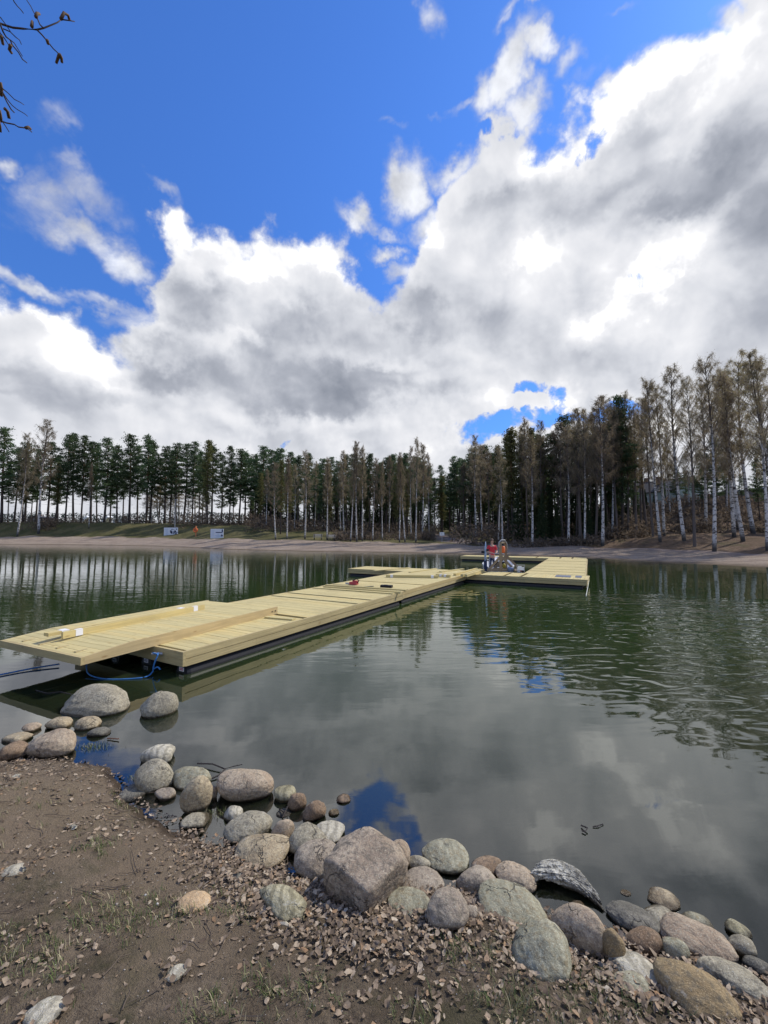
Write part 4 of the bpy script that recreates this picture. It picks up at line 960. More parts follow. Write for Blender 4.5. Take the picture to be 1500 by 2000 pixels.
def plant(kind, px, d, ytop, xtop=None, label=None, cat='tree', group=None, wide=1.0):
    proto = prng.choice(kind) if isinstance(kind, list) else kind
    o = proto if proto.name not in used else copy_tree(proto)
    used.add(proto.name)
    x, y, z = ground_at(px, d)
    tp = GD(xtop if xtop is not None else px - (px - 750) * (HZ - ytop) / 16500, ytop, d)
    v = Vector((tp[0] - x, 0, tp[2] - z)); hgt = v.length / HN
    q = v.to_track_quat('Z', 'Y'); o.rotation_mode = 'QUATERNION'
    o.rotation_quaternion = Matrix.Rotation(math.atan2(v.x, v.z), 4, 'Y').to_quaternion() @ Matrix.Rotation(prng.uniform(0, 6.28), 4, 'Z').to_quaternion()
    wdt = hgt * wide * prng.uniform(.78, 1.25); o.location = (x, y, z); o.scale = (wdt, wdt, hgt)
    tag(o, label, cat, group); return o

ordn = ['first', 'second', 'third', 'fourth', 'fifth', 'sixth', 'seventh', 'eighth', 'ninth', 'tenth', 'eleventh', 'twelfth', 'thirteenth', 'fourteenth', 'fifteenth', 'sixteenth', 'seventeenth', 'eighteenth', 'nineteenth', 'twentieth',
        'twenty-first', 'twenty-second', 'twenty-third', 'twenty-fourth', 'twenty-fifth', 'twenty-sixth', 'twenty-seventh', 'twenty-eighth', 'twenty-ninth', 'thirtieth', 'thirty-first', 'thirty-second', 'thirty-third', 'thirty-fourth', 'thirty-fifth', 'thirty-sixth', 'thirty-seventh', 'thirty-eighth']
def series(kind, rows, phrase, group, cat='tree', **kw):
    rows = sorted(rows)
    for i, rw in enumerate(rows):
        plant(kind, rw[0], rw[1], rw[2], rw[3] if len(rw) > 3 else None, label=phrase.format(ordn[i]), group=group, cat=cat, **kw)
def mass(kind, rows, label, group, cat='tree', **kw):
    for rw in rows: plant(kind, rw[0], rw[1], rw[2], rw[3] if len(rw) > 3 else None, label=label, group=group, cat=cat, **kw)

series(pines, [(-28, 104, 850), (3, 102, 838), (27, 110, 876), (48, 106, 866), (70, 112, 878), (92, 106, 864), (127, 103, 850), (143, 107, 850), (158, 103, 852), (177, 105, 864), (189, 109, 870), (203, 102, 857), (228, 104, 872), (252, 100, 850),
               (268, 106, 872), (285, 99, 853), (292, 103, 864), (322, 102, 874), (331, 106, 882), (343, 100, 868), (358, 107, 868), (375, 102, 864), (388, 108, 882), (413, 96, 872), (432, 104, 890), (447, 94, 873), (466, 93, 880), (478, 96, 884), (497, 100, 890), (515, 90, 873), (537, 92, 882)],
       'dark pine in the row on the grassy bank, {} from the left edge', 'pines in a row on the grassy bank', 'pine')
mass(birches, [(298, 118, 955), (312, 122, 948), (330, 116, 960), (346, 120, 950), (365, 118, 958), (382, 122, 952), (402, 116, 962), (285, 120, 965), (350, 126, 940), (320, 124, 962)], 'low brown bushy tree behind the pine row near the left information board', 'bushy trees behind the pine row', 'tree', wide=2.2)
plant(olives, 405, 92, 861, label='dense olive-green pine breaking the row behind the right information board', cat='pine')
mass(pines, [(15, 125, 905), (60, 128, 900), (112, 124, 890), (215, 128, 905), (240, 126, 900), (310, 124, 895), (395, 120, 900), (455, 118, 905), (-60, 115, 850), (-95, 108, 840), (-140, 110, 845), (-200, 108, 840)],
     'slimmer pine standing behind the front row on the grassy bank', 'pines of the second row', 'pine')
plant(olives[0], 44, 101, 880, label='green-brown tree just right of the leaning birch by the beach', cat='tree'); plant(olives[1], 108, 103, 905, label='low olive tree right of the tall white birch', cat='tree')
plant(birches[0], 35, 92.5, 845, 52, 'white-trunked birch by the left beach, leaning to the right', 'birch', wide=.9)
plant(birches[2], 76, 92.5, 820, 96, 'tallest birch by the left beach, white trunk curving right', 'birch', wide=.9)
plant(birches[4], 174, 93, 905, label='thin pale birch alone in front of the pine row', cat='birch', wide=.6)
series(birches, [(539, 63, 902), (561, 63, 893), (596, 62, 880), (639, 62, 893), (685, 60, 868, 695), (697, 60, 862), (708, 60, 870), (728, 59, 895, 736), (747, 59, 900), (780, 58, 882), (791, 58, 890, 778), (812, 57, 855, 816)],
       'slender white birch along the beach grass, {} from the information boards', 'birches along the beach grass', 'birch', wide=.8)
mass(olives, [(548, 70, 900), (563, 72, 912), (640, 68, 908), (780, 68, 905), (795, 70, 918)], 'olive-green tree standing just behind the beach birches', 'olive trees behind the beach birches')
mass(pines, [(528, 96, 880), (548, 84, 877), (566, 92, 884), (582, 80, 892), (605, 84, 888), (622, 90, 908), (632, 78, 897), (655, 92, 925), (678, 80, 890), (690, 86, 888), (705, 92, 895), (722, 78, 888), (742, 90, 905), (754, 80, 895), (768, 86, 890), (785, 92, 898), (796, 80, 888), (810, 86, 893), (822, 80, 905), (836, 90, 918), (850, 96, 935), (865, 100, 938), (878, 92, 926)],
     'dark pine of the wood in the middle, behind the beach birches', 'pines in the middle wood', 'pine')
rr = random.Random(9)
mass(pines, [(488 + i * 17.5 + rr.uniform(-6, 6), rr.uniform(96, 118), rr.uniform(892, 925)) for i in range(22)], 'dark pine far back in the middle wood, mostly hidden', 'hidden pines in the middle wood', 'pine')
mass(olives, [(505 + i * 44 + rr.uniform(-12, 12), rr.uniform(76, 96), rr.uniform(915, 950)) for i in range(9)], 'bushy olive tree between the trunks of the middle wood', 'bushy trees in the middle wood')
mass(pines, [(900 + i * 21 + rr.uniform(-6, 6), rr.uniform(70, 90), 900 - i * 3.2 + rr.uniform(-12, 18)) for i in range(17)], 'dark pine far back in the right-hand wood, mostly hidden', 'hidden pines in the right wood', 'pine')
mass(spruces, [(490 + i * 15 + rr.uniform(-5, 5), rr.uniform(92, 122), rr.uniform(935, 965)) for i in range(24)], 'low spruce filling the wood behind the beach birches', 'understory spruces in the middle wood', 'spruce')
mass(birches, [(520, 78, 915), (575, 76, 905), (615, 80, 900), (665, 78, 905), (760, 74, 890), (825, 70, 865), (838, 74, 885), (672, 70, 880), (803, 68, 870)], 'thin grey birch deep among the pines of the middle wood', 'thin birches in the middle wood', 'birch', wide=.8)
# right-hand wood
series(birches, [(930, 60, 850), (942, 62, 866), (981, 51, 872, 975), (1039, 48, 850), (1109, 47.5, 832), (1141, 47, 800, 1137), (1176, 46, 778, 1166), (1195, 50, 790)], 'white birch trunk against the dark wood, {} right of the woodland path', 'birches at the edge of the dark wood', 'birch', wide=.85)
mass(darkb, [(955, 66, 878), (1020, 56, 835), (1030, 54, 815), (1062, 54, 820), (1085, 55, 838), (1098, 52, 822), (1125, 53, 805), (1133, 50, 795), (1152, 52, 810), (1163, 49, 800), (1186, 52, 770), (1206, 49, 790), (1226, 50, 766), (1242, 49, 790), (1215, 56, 800), (1252, 52, 810), (905, 70, 905), (918, 72, 890)], 'leafless dark-stemmed birch mixed into the right-hand wood', 'leafless trees in the right wood', 'birch')
mass(pines, [(885, 80, 893), (896, 76, 905), (910, 74, 900), (928, 70, 876), (945, 72, 872), (962, 68, 886), (1052, 58, 850), (1078, 56, 848), (1105, 54, 814), (1128, 55, 845), (1150, 56, 840), (1168, 54, 838), (1187, 54, 835), (1203, 52, 800), (1215, 50, 776), (1238, 58, 868)], 'tall pine rising out of the right-hand wood', 'pines in the right wood', 'pine')
mass(olives, [(936, 66, 892), (972, 62, 872), (992, 57, 850), (1004, 55, 838), (1022, 56, 850), (1040, 55, 838), (1062, 56, 858), (1140, 53, 850), (1196, 53, 822), (1205, 51, 838)], 'olive-green conifer in the right-hand wood', 'olive conifers in the right wood')
mass(spruces, [(905, 92, 950), (922, 88, 940), (940, 80, 930), (955, 76, 945), (970, 70, 930), (985, 66, 925), (1000, 60, 930), (1012, 54, 955), (1028, 62, 925), (1046, 55, 945), (1060, 52, 962), (1075, 54, 950), (1088, 51, 985), (1100, 60, 925), (1118, 56, 950), (1135, 53, 960), (1150, 50, 975), (1163, 51, 955), (1178, 52, 965), (1192, 56, 950), (1208, 58, 930), (1225, 60, 940), (1243, 62, 945), (868, 105, 950), (880, 98, 945), (1262, 64, 955), (1280, 68, 958)],
     'dark low-branched spruce at the foot of the right-hand wood', 'spruces in the right wood', 'spruce')
# big birches on the slope at the right
for (px, d, yt, xt, lab, kd) in [
    (1288, 43, 742, 1266, 'tall birch with a clean white curved trunk, left of the green house', bigb[1]),
    (1296, 48, 752, 1282, 'birch right behind the curved white one, left of the green house', bigb[0]),
    (1262, 52, 775, 1256, 'slim bare birch at the left end of the slope birches', darkb[0]),
    (1275, 46, 765, 1262, 'dark-stemmed birch at the left of the slope, below the house', darkb[1]),
    (1335, 42, 714, 1318, 'tall birch with patchy white trunk standing in front of the green house', bigb[0]),
    (1355, 40, 735, 1336, 'dark-barked birch with wide bare limbs right in front of the green house', darkb[0]),
    (1378, 50, 745, 1368, 'birch behind the white trunk right of the green house', bigb[1]),
    (1393, 36, 702, 1370, 'stout bright white birch trunk nearest the beach, right of the green house', bigb[1]),
    (1433, 42, 728, 1400, 'slender grey birch leaning left between two stout white birches', bigb[0]),
    (1450, 40, 735, 1418, 'thin pale birch leaning left near the right end of the slope', birches[3]),
    (1440, 50, 722, 1412, 'upright birch with olive crown behind the leaning thin ones', bigb[2]),
    (1470, 47, 700, 1446, 'birch with dense olive crown next to the largest birch', bigb[2]),
    (1497, 35.5, 686, 1458, 'largest birch at the right end of the slope, white trunk curving left', bigb[2]),
    (1530, 38, 700, 1486, 'birch cut by the right edge of the photo', bigb[0])]:
    plant(kd, px, d, yt, xt, lab, 'birch', wide=.92)
mass(pines, [(1342, 66, 925), (1322, 62, 915), (1360, 64, 930), (1372, 60, 905), (1385, 62, 890), (1402, 55, 855), (1420, 60, 905), (1450, 62, 930), (1485, 52, 895), (1515, 48, 850), (1560, 48, 840), (1298, 70, 935)], 'dark pine standing among the slope birches around the green house', 'pines on the right slope', 'pine')
mass(birches, [(1560, 40, 700), (1610, 42, 710), (1670, 44, 715), (1310, 58, 820), (1420, 58, 800), (1325, 64, 880), (1348, 60, 870), (1366, 66, 880), (1305, 66, 870), (1405, 66, 860), (1445, 64, 850)], 'thin birch farther back on the right slope', 'thin birches on the right slope', 'birch', wide=.8)
for p_ in pines + olives + spruces + birches + bigb + darkb:
    if p_.name not in used:
        for ch in list(p_.children): bpy.data.objects.remove(ch)
        bpy.data.objects.remove(p_)

# brush and undergrowth along the wood edges (uncountable)
def brush(name, spec, mtl, label, seed, size=.30):
    rs = np.random.RandomState(seed); P = []
    for (px0, px1, d0, d1, n, hh) in spec:
        px = rs.uniform(px0, px1, n); d = rs.uniform(d0, d1, n); x = (px - 750) / FPX * d; z, _ = far_z(x, d)
        cl_ = fbm(x * .35 + 9, d * .35) ; keep = rs.rand(n) < np.clip((cl_ - .35) * 4, .05, 1)
        x, d, z = x[keep], d[keep], z[keep]
        P.append(np.stack([x, d, z + rs.rand(len(x)) ** 1.6 * hh], 1))
    P = np.concatenate(P); V = tris(P, size, rs, 1.6, -.5); o = tri_obj(name, V, mtl); tag(o, label, kind='stuff'); return o
brush('undergrowth', [(480, 860, 72, 100, 12000, 2.0), (880, 1260, 52, 74, 16000, 2.2), (1180, 1620, 48, 66, 24000, 1.6), (1000, 1300, 46, 52, 3000, .8), (330, 540, 84, 100, 6000, 2.6), (0, 480, 96, 104, 3000, 1.0), (40, 110, 94, 98, 1500, 2.2), (650, 850, 61, 68, 4000, 1.1), (240, 300, 98, 104, 900, 1.8)], BRUSH, 'leafless brown brush under the trees', 5)
rs = np.random.RandomState(8); n = 26000; px = rs.uniform(-500, 900, n); x = (px - 750) / FPX * 330; hh = 13 + 9 * fbm(x * .04, x * 0) + 5 * fbm(x * .25, x * 0 + 3)
zb, _ = far_z(x, np.full(n, 330.0)); P = np.stack([x, rs.uniform(322, 340, n), zb + rs.rand(n) * hh * .62], 1)
tag(tri_obj('far_woods', tris(P, 1.0, rs, 1.2), foliage_mat('far_wood', (.05, .065, .055), (.075, .09, .075))), 'distant low wood on the horizon behind the pines', kind='stuff')

# ================================================================== rocks
def ico(sub):
    import bmesh
    bm = bmesh.new(); bmesh.ops.create_icosphere(bm, subdivisions=sub, radius=1.0)
    V = np.array([v.co[:] for v in bm.verts]); F = np.array([[v.index for v in f.verts] for f in bm.faces]); bm.free(); return V, F
ICO = {s: ico(s) for s in (4, 5, 6)}
_no = np.random.RandomState(12)
def n3(V, sc, seed):
    return np.array([mnoise.fractal(Vector((v[0] * sc + seed * 3.7, v[1] * sc - seed, v[2] * sc + seed * 1.3)), .9, 2.1, 4) for v in V])
def rock_shape(seed, sub=4, planes=7, p=7, rough=.05, custom=None, ball=1.0, craggy=0.0):
    V, F = ICO[sub]; rs = np.random.RandomState(seed)
    acc = (1.0 / ball) ** p * np.ones(len(V))
    pl = custom or []
    for _ in range(planes):
        n = rs.normal(size=3); n /= np.linalg.norm(n); pl = pl + [(n, rs.uniform(.70, .95))]
    for n, d in pl:
        n = np.array(n, float); n /= np.linalg.norm(n); acc += np.maximum(V @ n, 0) ** p / d ** p
    r = acc ** (-1 / p); W = V * r[:, None]
    nz = n3(V, 1.6, seed); nz2 = n3(V, 5.5, seed + 7)
    W = W * (1 + rough * nz + rough * .35 * nz2)[:, None]
    if craggy:
        nz3 = n3(V, 3.2, seed + 3); W = W * (1 + craggy * (np.abs(nz3) * 1.6 - .5) + craggy * .5 * n3(V, 9, seed + 5))[:, None]
    return W, F
RSEED = [100]
def lvl(x, y): return float(max(near_z(np.array([x]), np.array([y]))[0], 0.0))
def rock(px, py, w_, h_, mt, label, ball=1.0, yaw=0, el=.85, lift=.35, planes=7, p=7, rough=.06, sub=4, custom=None, name='rock', craggy=0.0, tilt=0, cmax=1.05, cmin=.30, roll=0):
    RSEED[0] += 1; W, F = rock_shape(RSEED[0], sub, planes, p, rough, custom, ball, craggy=craggy)
    c = G(px, py + h_ * .15, .05); z0 = lvl(c[0], c[1]); c = G(px, py + h_ * .2, z0)
    if z0 > .02 and lift == .35: lift = .55
    s_ = w_ / FPX * c[1] / 2; cc = s_ * .7; pos = np.array([c[0], c[1], z0])
    M = np.array((Matrix.Rotation(R(yaw), 3, 'Z') @ Matrix.Rotation(R(tilt), 3, 'Y') @ Matrix.Rotation(R(roll), 3, 'X')))
    for it in range(14):
        z0 = lvl(pos[0], pos[1]); P = (W * np.array([s_, s_ * el, cc])) @ M.T + np.array([pos[0], pos[1], z0 + cc * lift])
        vis = P[:, 2] > z0 - .005
        if vis.sum() < 12: vis[:] = True
        X_, Y_ = proj(P[vis]); bw_, bh_ = X_.max() - X_.min(), Y_.max() - Y_.min()
        s_ *= (w_ / bw_) ** .8; cc *= (h_ / bh_) ** 1.0; cc = min(max(cc, s_ * cmin), s_ * cmax)
        ex = px - (X_.max() + X_.min()) / 2; ey = py - (Y_.max() + Y_.min()) / 2
        q0 = G((X_.max() + X_.min()) / 2, (Y_.max() + Y_.min()) / 2, z0); q1 = G((X_.max() + X_.min()) / 2 + ex, (Y_.max() + Y_.min()) / 2 + ey, z0)
        pos[:2] += (q1 - q0)[:2] * .8
    z0 = lvl(pos[0], pos[1]); P = (W * np.array([s_, s_ * el, cc])) @ M.T
    o = npmesh(name, P, F, RM[mt], smooth=True); o.location = (pos[0], pos[1], z0 + cc * lift)
    tag(o, label, 'rock'); return o
import builtins
ROCKS = [
 # left group in the water
 (186, 1369, 130, 64, 'G', 'largest boulder in the water below the ramp, flat grey top', dict(yaw=-12, el=.7, sub=5, lift=.25)),
 (311, 1377, 72, 52, 'G', 'dark grey boulder in the water below the dock corner', dict(yaw=20, planes=10)),
 (62, 1421, 38, 20, 'P', 'small tan rock at the left of the cluster near the grass tuft', {}),
 (115, 1412, 53, 24, 'B', 'low brown rock just below the large grey boulder in the water', {}),
 (172, 1413, 52, 28, 'B', 'low rock with pinkish top right of the low brown one in the water', {}),
 (193, 1430, 46, 20, 'D', 'flat wet dark rock in the water above the grass tuft', dict(lift=.1)),
 (34, 1441, 60, 22, 'B', 'flat tan rock above the angular brown one at the left edge', dict(lift=.2)),
 (99, 1452, 96, 56, 'P', 'big rounded pinkish boulder at the left shore beside the grass tuft', dict(sub=5, p=5)),
 (27, 1468, 58, 42, 'N', 'angular brown rock at the left edge of the shore', dict(p=10, yaw=30)),
 # middle group
 (308, 1474, 66, 40, 'W', 'white striped flat rock behind the round grey one', dict(p=10, planes=9)),
 (302, 1516, 76, 66, 'G', 'smooth round grey rock in front of the white striped one', dict(p=4, rough=.03)),
 (375, 1521, 72, 46, 'L', 'grey-green rock right of the round grey one', {}),
 (323, 1552, 40, 27, 'U', 'small pale mauve rock at the foot of the round grey one', {}),
 (262, 1549, 60, 26, 'D', 'flat dark rock half under water left of the round grey one', dict(lift=.0)),
 (383, 1552, 62, 72, 'B', 'upright pointed tan rock leaning right beside the leaves', dict(p=9, yaw=35, el=.6, cmax=1.6, lift=.5)),
 (416, 1549, 18, 32, 'P', 'narrow pink rock behind the pointed tan one', dict(cmax=1.8)),
 (479, 1534, 106, 62, 'P', 'large pink oval boulder standing alone in the water', dict(sub=5, p=4, rough=.03, el=.75, lift=.45)),
 (380, 1603, 56, 32, 'G', 'flat grey rock half buried in dead leaves', dict(lift=.1)),
 (557, 1551, 42, 34, 'Y', 'pale oval stone in the water right of the pink oval boulder', dict(p=4, rough=.03)),
 (580, 1567, 36, 38, 'N', 'small brown angular stone touching the pale oval one', dict(p=10)),
 (614, 1585, 44, 42, 'N', 'dark brown rough stone in the water, wet at its foot', dict(rough=.1)),
 (671, 1560, 26, 18, 'N', 'tiny brown stone farthest out in the calm water', {}),
 (652, 1587, 20, 14, 'O', 'tiny tan stone barely above the water', {}),
 (456, 1590, 36, 32, 'W', 'small pale rock below the pink oval boulder', {}),
 (554, 1588, 28, 14, 'D', 'flat wet stone under a floating twig', dict(lift=.0)),
 (484, 1618, 92, 66, 'G', 'rounded grey rock with a crack across, above the brown-topped one', dict(sub=5, p=5)),
 (552, 1623, 44, 48, 'P', 'small pink granite lump right of the cracked grey rock', dict(p=8, yaw=30)),
 (513, 1667, 110, 74, 'B', 'large brown-topped boulder left of the giant one', dict(sub=5, p=5, yaw=10)),
 (600, 1640, 74, 66, 'G', 'dull grey rock behind the giant boulder on its left', dict(p=6)),
 (643, 1627, 58, 42, 'W', 'pale rock peeping out behind the top left of the giant boulder', {}),
 (622, 1682, 92, 84, 'U', 'dark pinkish rock pressed against the left side of the giant boulder', dict(sub=5, p=6)),
 (773, 1672, 54, 64, 'P', 'pink rock hidden behind the right side of the giant boulder', dict(p=5)),
 (818, 1688, 44, 34, 'G', 'small grey rock between the giant boulder and the squarish grey one', {}),
 (870, 1673, 88, 68, 'L', 'squarish blue-grey rock at the water edge, right of the giant boulder', dict(sub=5, p=8, yaw=-15)),
 (782, 1718, 36, 32, 'W', 'small pale rock at the right foot of the giant boulder', {}),
 (826, 1725, 80, 60, 'U', 'rounded mauve rock in front of the squarish blue-grey one', dict(p=5, sub=5)),
 (800, 1763, 82, 44, 'L', 'low pale oval rock lying in leaves right of the giant boulder', dict(p=4, sub=5)),
 (875, 1774, 78, 80, 'U', 'pinkish grey rock tapering to its top, below the mauve one', dict(p=7, sub=5, yaw=20)),
 (553, 1768, 88, 78, 'Y', 'yellowish striped pointed rock left in front of the giant boulder', dict(p=9, sub=5, yaw=-35, el=.6, cmax=1.2, lift=.3)),
 (931, 1722, 78, 62, 'U', 'purple-grey rock left of the reddish pair', dict(sub=5)),
 (950, 1692, 56, 38, 'N', 'brownish pink rock behind the purple-grey one at the water', {}),
 (1008, 1716, 76, 66, 'P', 'reddish rock at the water edge touching the craggy white one', dict(p=6, yaw=-30, sub=5)),
 (1003, 1775, 132, 86, 'L', 'big blotchy grey rock with a brown patch on top', dict(sub=5, p=6, yaw=-15)),
 (1058, 1862, 112, 142, 'L', 'tall slab-like grey-green rock set in the grass, yellow at its edge', dict(sub=5, p=8, yaw=-35, el=1.25, cmax=.8, lift=.25)),
 (1130, 1820, 106, 108, 'P', 'smooth pink egg-shaped rock leaning over, right of the slab', dict(sub=5, p=4, rough=.03, yaw=-45, el=.62, cmax=1.1)),
 (918, 1785, 32, 34, 'U', 'little mauve stone wedged left of the big blotchy rock', {}),
 (1130, 1771, 26, 22, 'O', 'tiny tan stone behind the pink egg-shaped rock', {}),
 (1238, 1793, 104, 64, 'D', 'dark grey wedge-shaped rock behind the small brown ones', dict(p=9, sub=5, yaw=-30, el=.7)),
 (1290, 1790, 62, 34, 'G', 'grey rock behind the long pink boulder on its left', dict(p=9)),
 (1222, 1744, 20, 12, 'O', 'tiny tan stone just breaking the calm water surface', dict(lift=.1)),
 (1297, 1756, 62, 20, 'B', 'flat tan stone awash in the water, beyond the dark wedge', dict(lift=.1, yaw=-10)),
 (1362, 1801, 62, 24, 'L', 'greenish flat stone behind the long pink boulder', dict(lift=.1, yaw=-20)),
 (1365, 1836, 148, 88, 'P', 'long pink boulder lying in the row at the right', dict(sub=5, p=5, yaw=-30, el=.55)),
 (1442, 1815, 52, 40, 'Y', 'yellow-grey stone beyond the long pink boulder', {}),
 (1450, 1850, 56, 48, 'G', 'grey streaked stone at the right end of the long pink boulder', dict(p=8)),
 (1198, 1850, 46, 74, 'O', 'orange-brown upright stone right of the pink egg-shaped rock', dict(cmax=1.5)),
 (1257, 1842, 72, 64, 'N', 'reddish brown round stone with a leaf on it, right of the upright one', dict(p=5)),
 (1320, 1857, 54, 52, 'L', 'small rounded blue-grey stone in front of the long pink boulder', dict(p=4)),
 (1240, 1893, 98, 56, 'W', 'pale bluish white stone above the dull green one', dict(sub=5, yaw=-25, p=6)),
 (1233, 1926, 72, 50, 'L', 'dull green-grey stone half sunk in leaves', dict(p=5)),
 (1362, 1942, 166, 136, 'O', 'huge ochre-brown boulder at the bottom right', dict(sub=5, p=5, yaw=-40, el=.8)),
 (1438, 1918, 150, 96, 'G', 'large light grey boulder right behind the ochre-brown one', dict(sub=5, p=5, yaw=-35, el=.6)),
 (1478, 1888, 56, 44, 'D', 'dark streaked stone above the large light grey boulder at the right edge', dict(p=8)),
 # stones on the ground
 (378, 1763, 64, 28, 'FLAT_O', 'flat peach-coloured stone lying on the bare earth', {}),
 (27, 1700, 50, 20, 'W', 'flat white stone on the earth at the left edge', dict(lift=.2, yaw=15)),
 (85, 1980, 84, 54, 'W', 'white stone in the bottom left corner', dict(p=9, lift=.3, yaw=20)),
 (345, 1901, 40, 24, 'W', 'small whitish stone in the grass near the bottom', dict(p=9)),
 (142, 1616, 20, 9, 'W', 'tiny flat white stone on the bare earth at the left', {}),
 (30, 1517, 22, 10, 'W', 'tiny pale stone near the left waterline', {}),
 (462, 1712, 28, 14, 'D', 'small bluish stone among leaves left of the giant boulder', {}),
]
RM['FLAT_O'] = rockmat('peach_stone', (.52, .36, .22), (.60, .44, .29), (.44, .31, .20))
# the giant: a corner-on block with a tilted light top
rock(714, 1716, 166, 204, 'T', 'giant blocky boulder with a sharp front edge, largest on the shore', sub=6, planes=0, p=16, rough=.035, lift=.62, el=.88, cmax=2.2, yaw=0,
     custom=[((-.64, -.76, .0), .66), ((.74, -.67, -.06), .64), ((.04, -.24, .95), .60), ((.60, .25, .75), .78), ((-.55, .25, .80), .80), ((.1, 1, .1), .70), ((-.95, .30, 0), .80), ((.95, .25, 0), .84), ((0, 0, -1), .9)], name='boulder', cmin=.6, ball=1.9)
for (px, py, w_, h_, mt, lab, kw) in ROCKS: rock(px, py, w_ * 1.06, h_ * 1.07, mt, lab, **kw)
# the craggy white rock arching out over the water: bent shape
def craggy():
    W, F = rock_shape(555, 6, 12, 12, .10, craggy=.11)
    a = G(1032, 1716, .02); b = G(1182, 1780, .0); d_ = G(1108, 1712, .03)
    P = []
    for v in W:
        u = (v[0] + 1) / 2; c = (1 - u) ** 2 * a + 2 * u * (1 - u) * (d_ * 2 - (a + b) / 2) + u * u * b
        wd = .092 * (1 - .42 * u); P.append(c + np.array([v[1] * wd * .55, v[1] * wd, .012 + v[2] * wd * .58]))
    o = npmesh('rock', np.array(P), F, RM['C'], smooth=True); tag(o, 'craggy black and white rock bending out into the water', 'rock')
craggy()

# ================================================================== litter, grass, twigs, gravel on the bank
rs = np.random.RandomState(44)
def scatter(n, dens):
    out = []
    while len(out) < n:
        x = rs.uniform(-4.4, 3.2, 4000); y = rs.uniform(.75, 4.0, 4000); px_, py_ = proj(np.stack([x, y, np.full(4000, .2)], 1)); tt = inland(x, y)
        k = rs.rand(4000) < dens(x, y, px_, py_, tt); out += list(zip(x[k], y[k]))
    return np.array(out[:n])
def dleaf(x, y, px, py, t):
    band = np.exp(-((t - .12) / .30) ** 2) * np.clip((px - 330) / 150, .12, 1)
    front = np.exp(-(((px - 720) / 150) ** 2 + ((py - 1815) / 60) ** 2)) * .8
    br_ = np.clip((px - 900) / 200, 0, 1) * np.clip(1.2 - t / 1.0, 0.15, 1) * np.clip((fbm(x * 3.1, y * 3.1) - .38) * 5, .12, .62)
    left = .045 + .14 * (fbm(x * 2.2, y * 2.2) > .55)
    patch_ = np.exp(-(((px - 500) / 120) ** 2 + ((py - 1640) / 90) ** 2)) * .8
    return np.where((t > -.04), np.clip(band + front + br_ + left + patch_, 0, 1), 0)
P = scatter(16500, dleaf); n = len(P)
ring_ = []
for o_ in bpy.data.objects:                     # leaves blown up against the stones
    if o_.get('category') == 'rock' and float(inland(o_.location.x, o_.location.y)[0]) > -.06:
        ex_, ey_ = o_.dimensions.x / 2, o_.dimensions.y / 2; k_ = int(90 * (ex_ + ey_) / .3)
        a__ = rs.uniform(0, 6.28, k_); q_r = 1.0 + np.abs(rs.normal(size=k_)) * .16
        ring_.append(np.stack([o_.location.x + np.cos(a__) * ex_ * q_r, o_.location.y + np.sin(a__) * ey_ * q_r], 1))
ring_ = np.concatenate(ring_); ring_ = ring_[(inland(ring_[:, 0], ring_[:, 1]) > .0) & (ring_[:, 1] > 1.0)]
P = np.concatenate([P, ring_]); n = len(P); ringm = np.arange(n) >= n - len(ring_)
z = near_z(P[:, 0], P[:, 1]); dn_ = dleaf(P[:, 0], P[:, 1], *proj(np.stack([P[:, 0], P[:, 1], z], 1)), inland(P[:, 0], P[:, 1]))
z = np.maximum(z, .004) + rs.rand(n) * .028 * np.clip(np.where(ringm, 1.0, dn_ * 1.2), .05, 1) + .004
shape = np.array([(-1, 0), (-.45, .52), (.15, .58), (.70, .28), (1.1, 0), (.70, -.28), (.15, -.58), (-.45, -.52), (-.2, 0), (.45, 0)])
fc_ = [(0, 8, 1), (1, 8, 2), (2, 8, 9), (2, 9, 3), (3, 9, 4), (4, 9, 5), (5, 9, 6), (6, 9, 8), (6, 8, 7), (7, 8, 0)]
sz = .0045 + .0155 * rs.rand(n) ** 1.5; curl = rs.uniform(-.3, .6, n); an = rs.uniform(0, 6.28, n)
L_ = np.zeros((n, 10, 3)); L_[:, :, 0] = shape[None, :, 0]; L_[:, :, 1] = shape[None, :, 1] * rs.uniform(.8, 1.1, n)[:, None]
L_[:, :, 2] = curl[:, None] * (np.abs(shape[None, :, 1]) ** 1.2) + rs.uniform(-.3, .5, n)[:, None] * shape[None, :, 0] ** 2 * .5
tx = rs.normal(size=n) * .22; ty = rs.normal(size=n) * .22
L_[:, :, 2] += L_[:, :, 0] * tx[:, None] + L_[:, :, 1] * ty[:, None]
L_ += rs.normal(size=L_.shape) * np.array([.13, .11, .13]); L_ *= sz[:, None, None]; ca, sa = np.cos(an)[:, None], np.sin(an)[:, None]
Xl = L_[:, :, 0] * ca - L_[:, :, 1] * sa + P[:, 0][:, None]; Yl = L_[:, :, 0] * sa + L_[:, :, 1] * ca + P[:, 1][:, None]; Zl = L_[:, :, 2] + z[:, None]
V = np.stack([Xl, Yl, Zl], 2).reshape(-1, 3); F = (np.array(fc_)[None] + (np.arange(n) * 10)[:, None, None]).reshape(-1, 3)
t = mat('dead_leaves', .75, .25); r_ = t.attr('rnd')
cc_ = t.ramp(r_, [(0, (.085, .062, .040)), (.30, (.165, .120, .078)), (.58, (.28, .21, .14)), (.82, (.42, .335, .235)), (.94, (.28, .165, .08)), (1, (.50, .43, .32))])
cc_ = t.mix(t.mr(t.noise(t.obj, 90, 3), .4, .7, 0, .5), cc_, (.13, .085, .06)); t.put(t.b.inputs['Base Color'], cc_)
tag(npmesh('leaves', V, F, t.mat, {'rnd': np.repeat(rs.rand(n), 10)}), 'dry brown leaves strewn over the bank', kind='stuff')
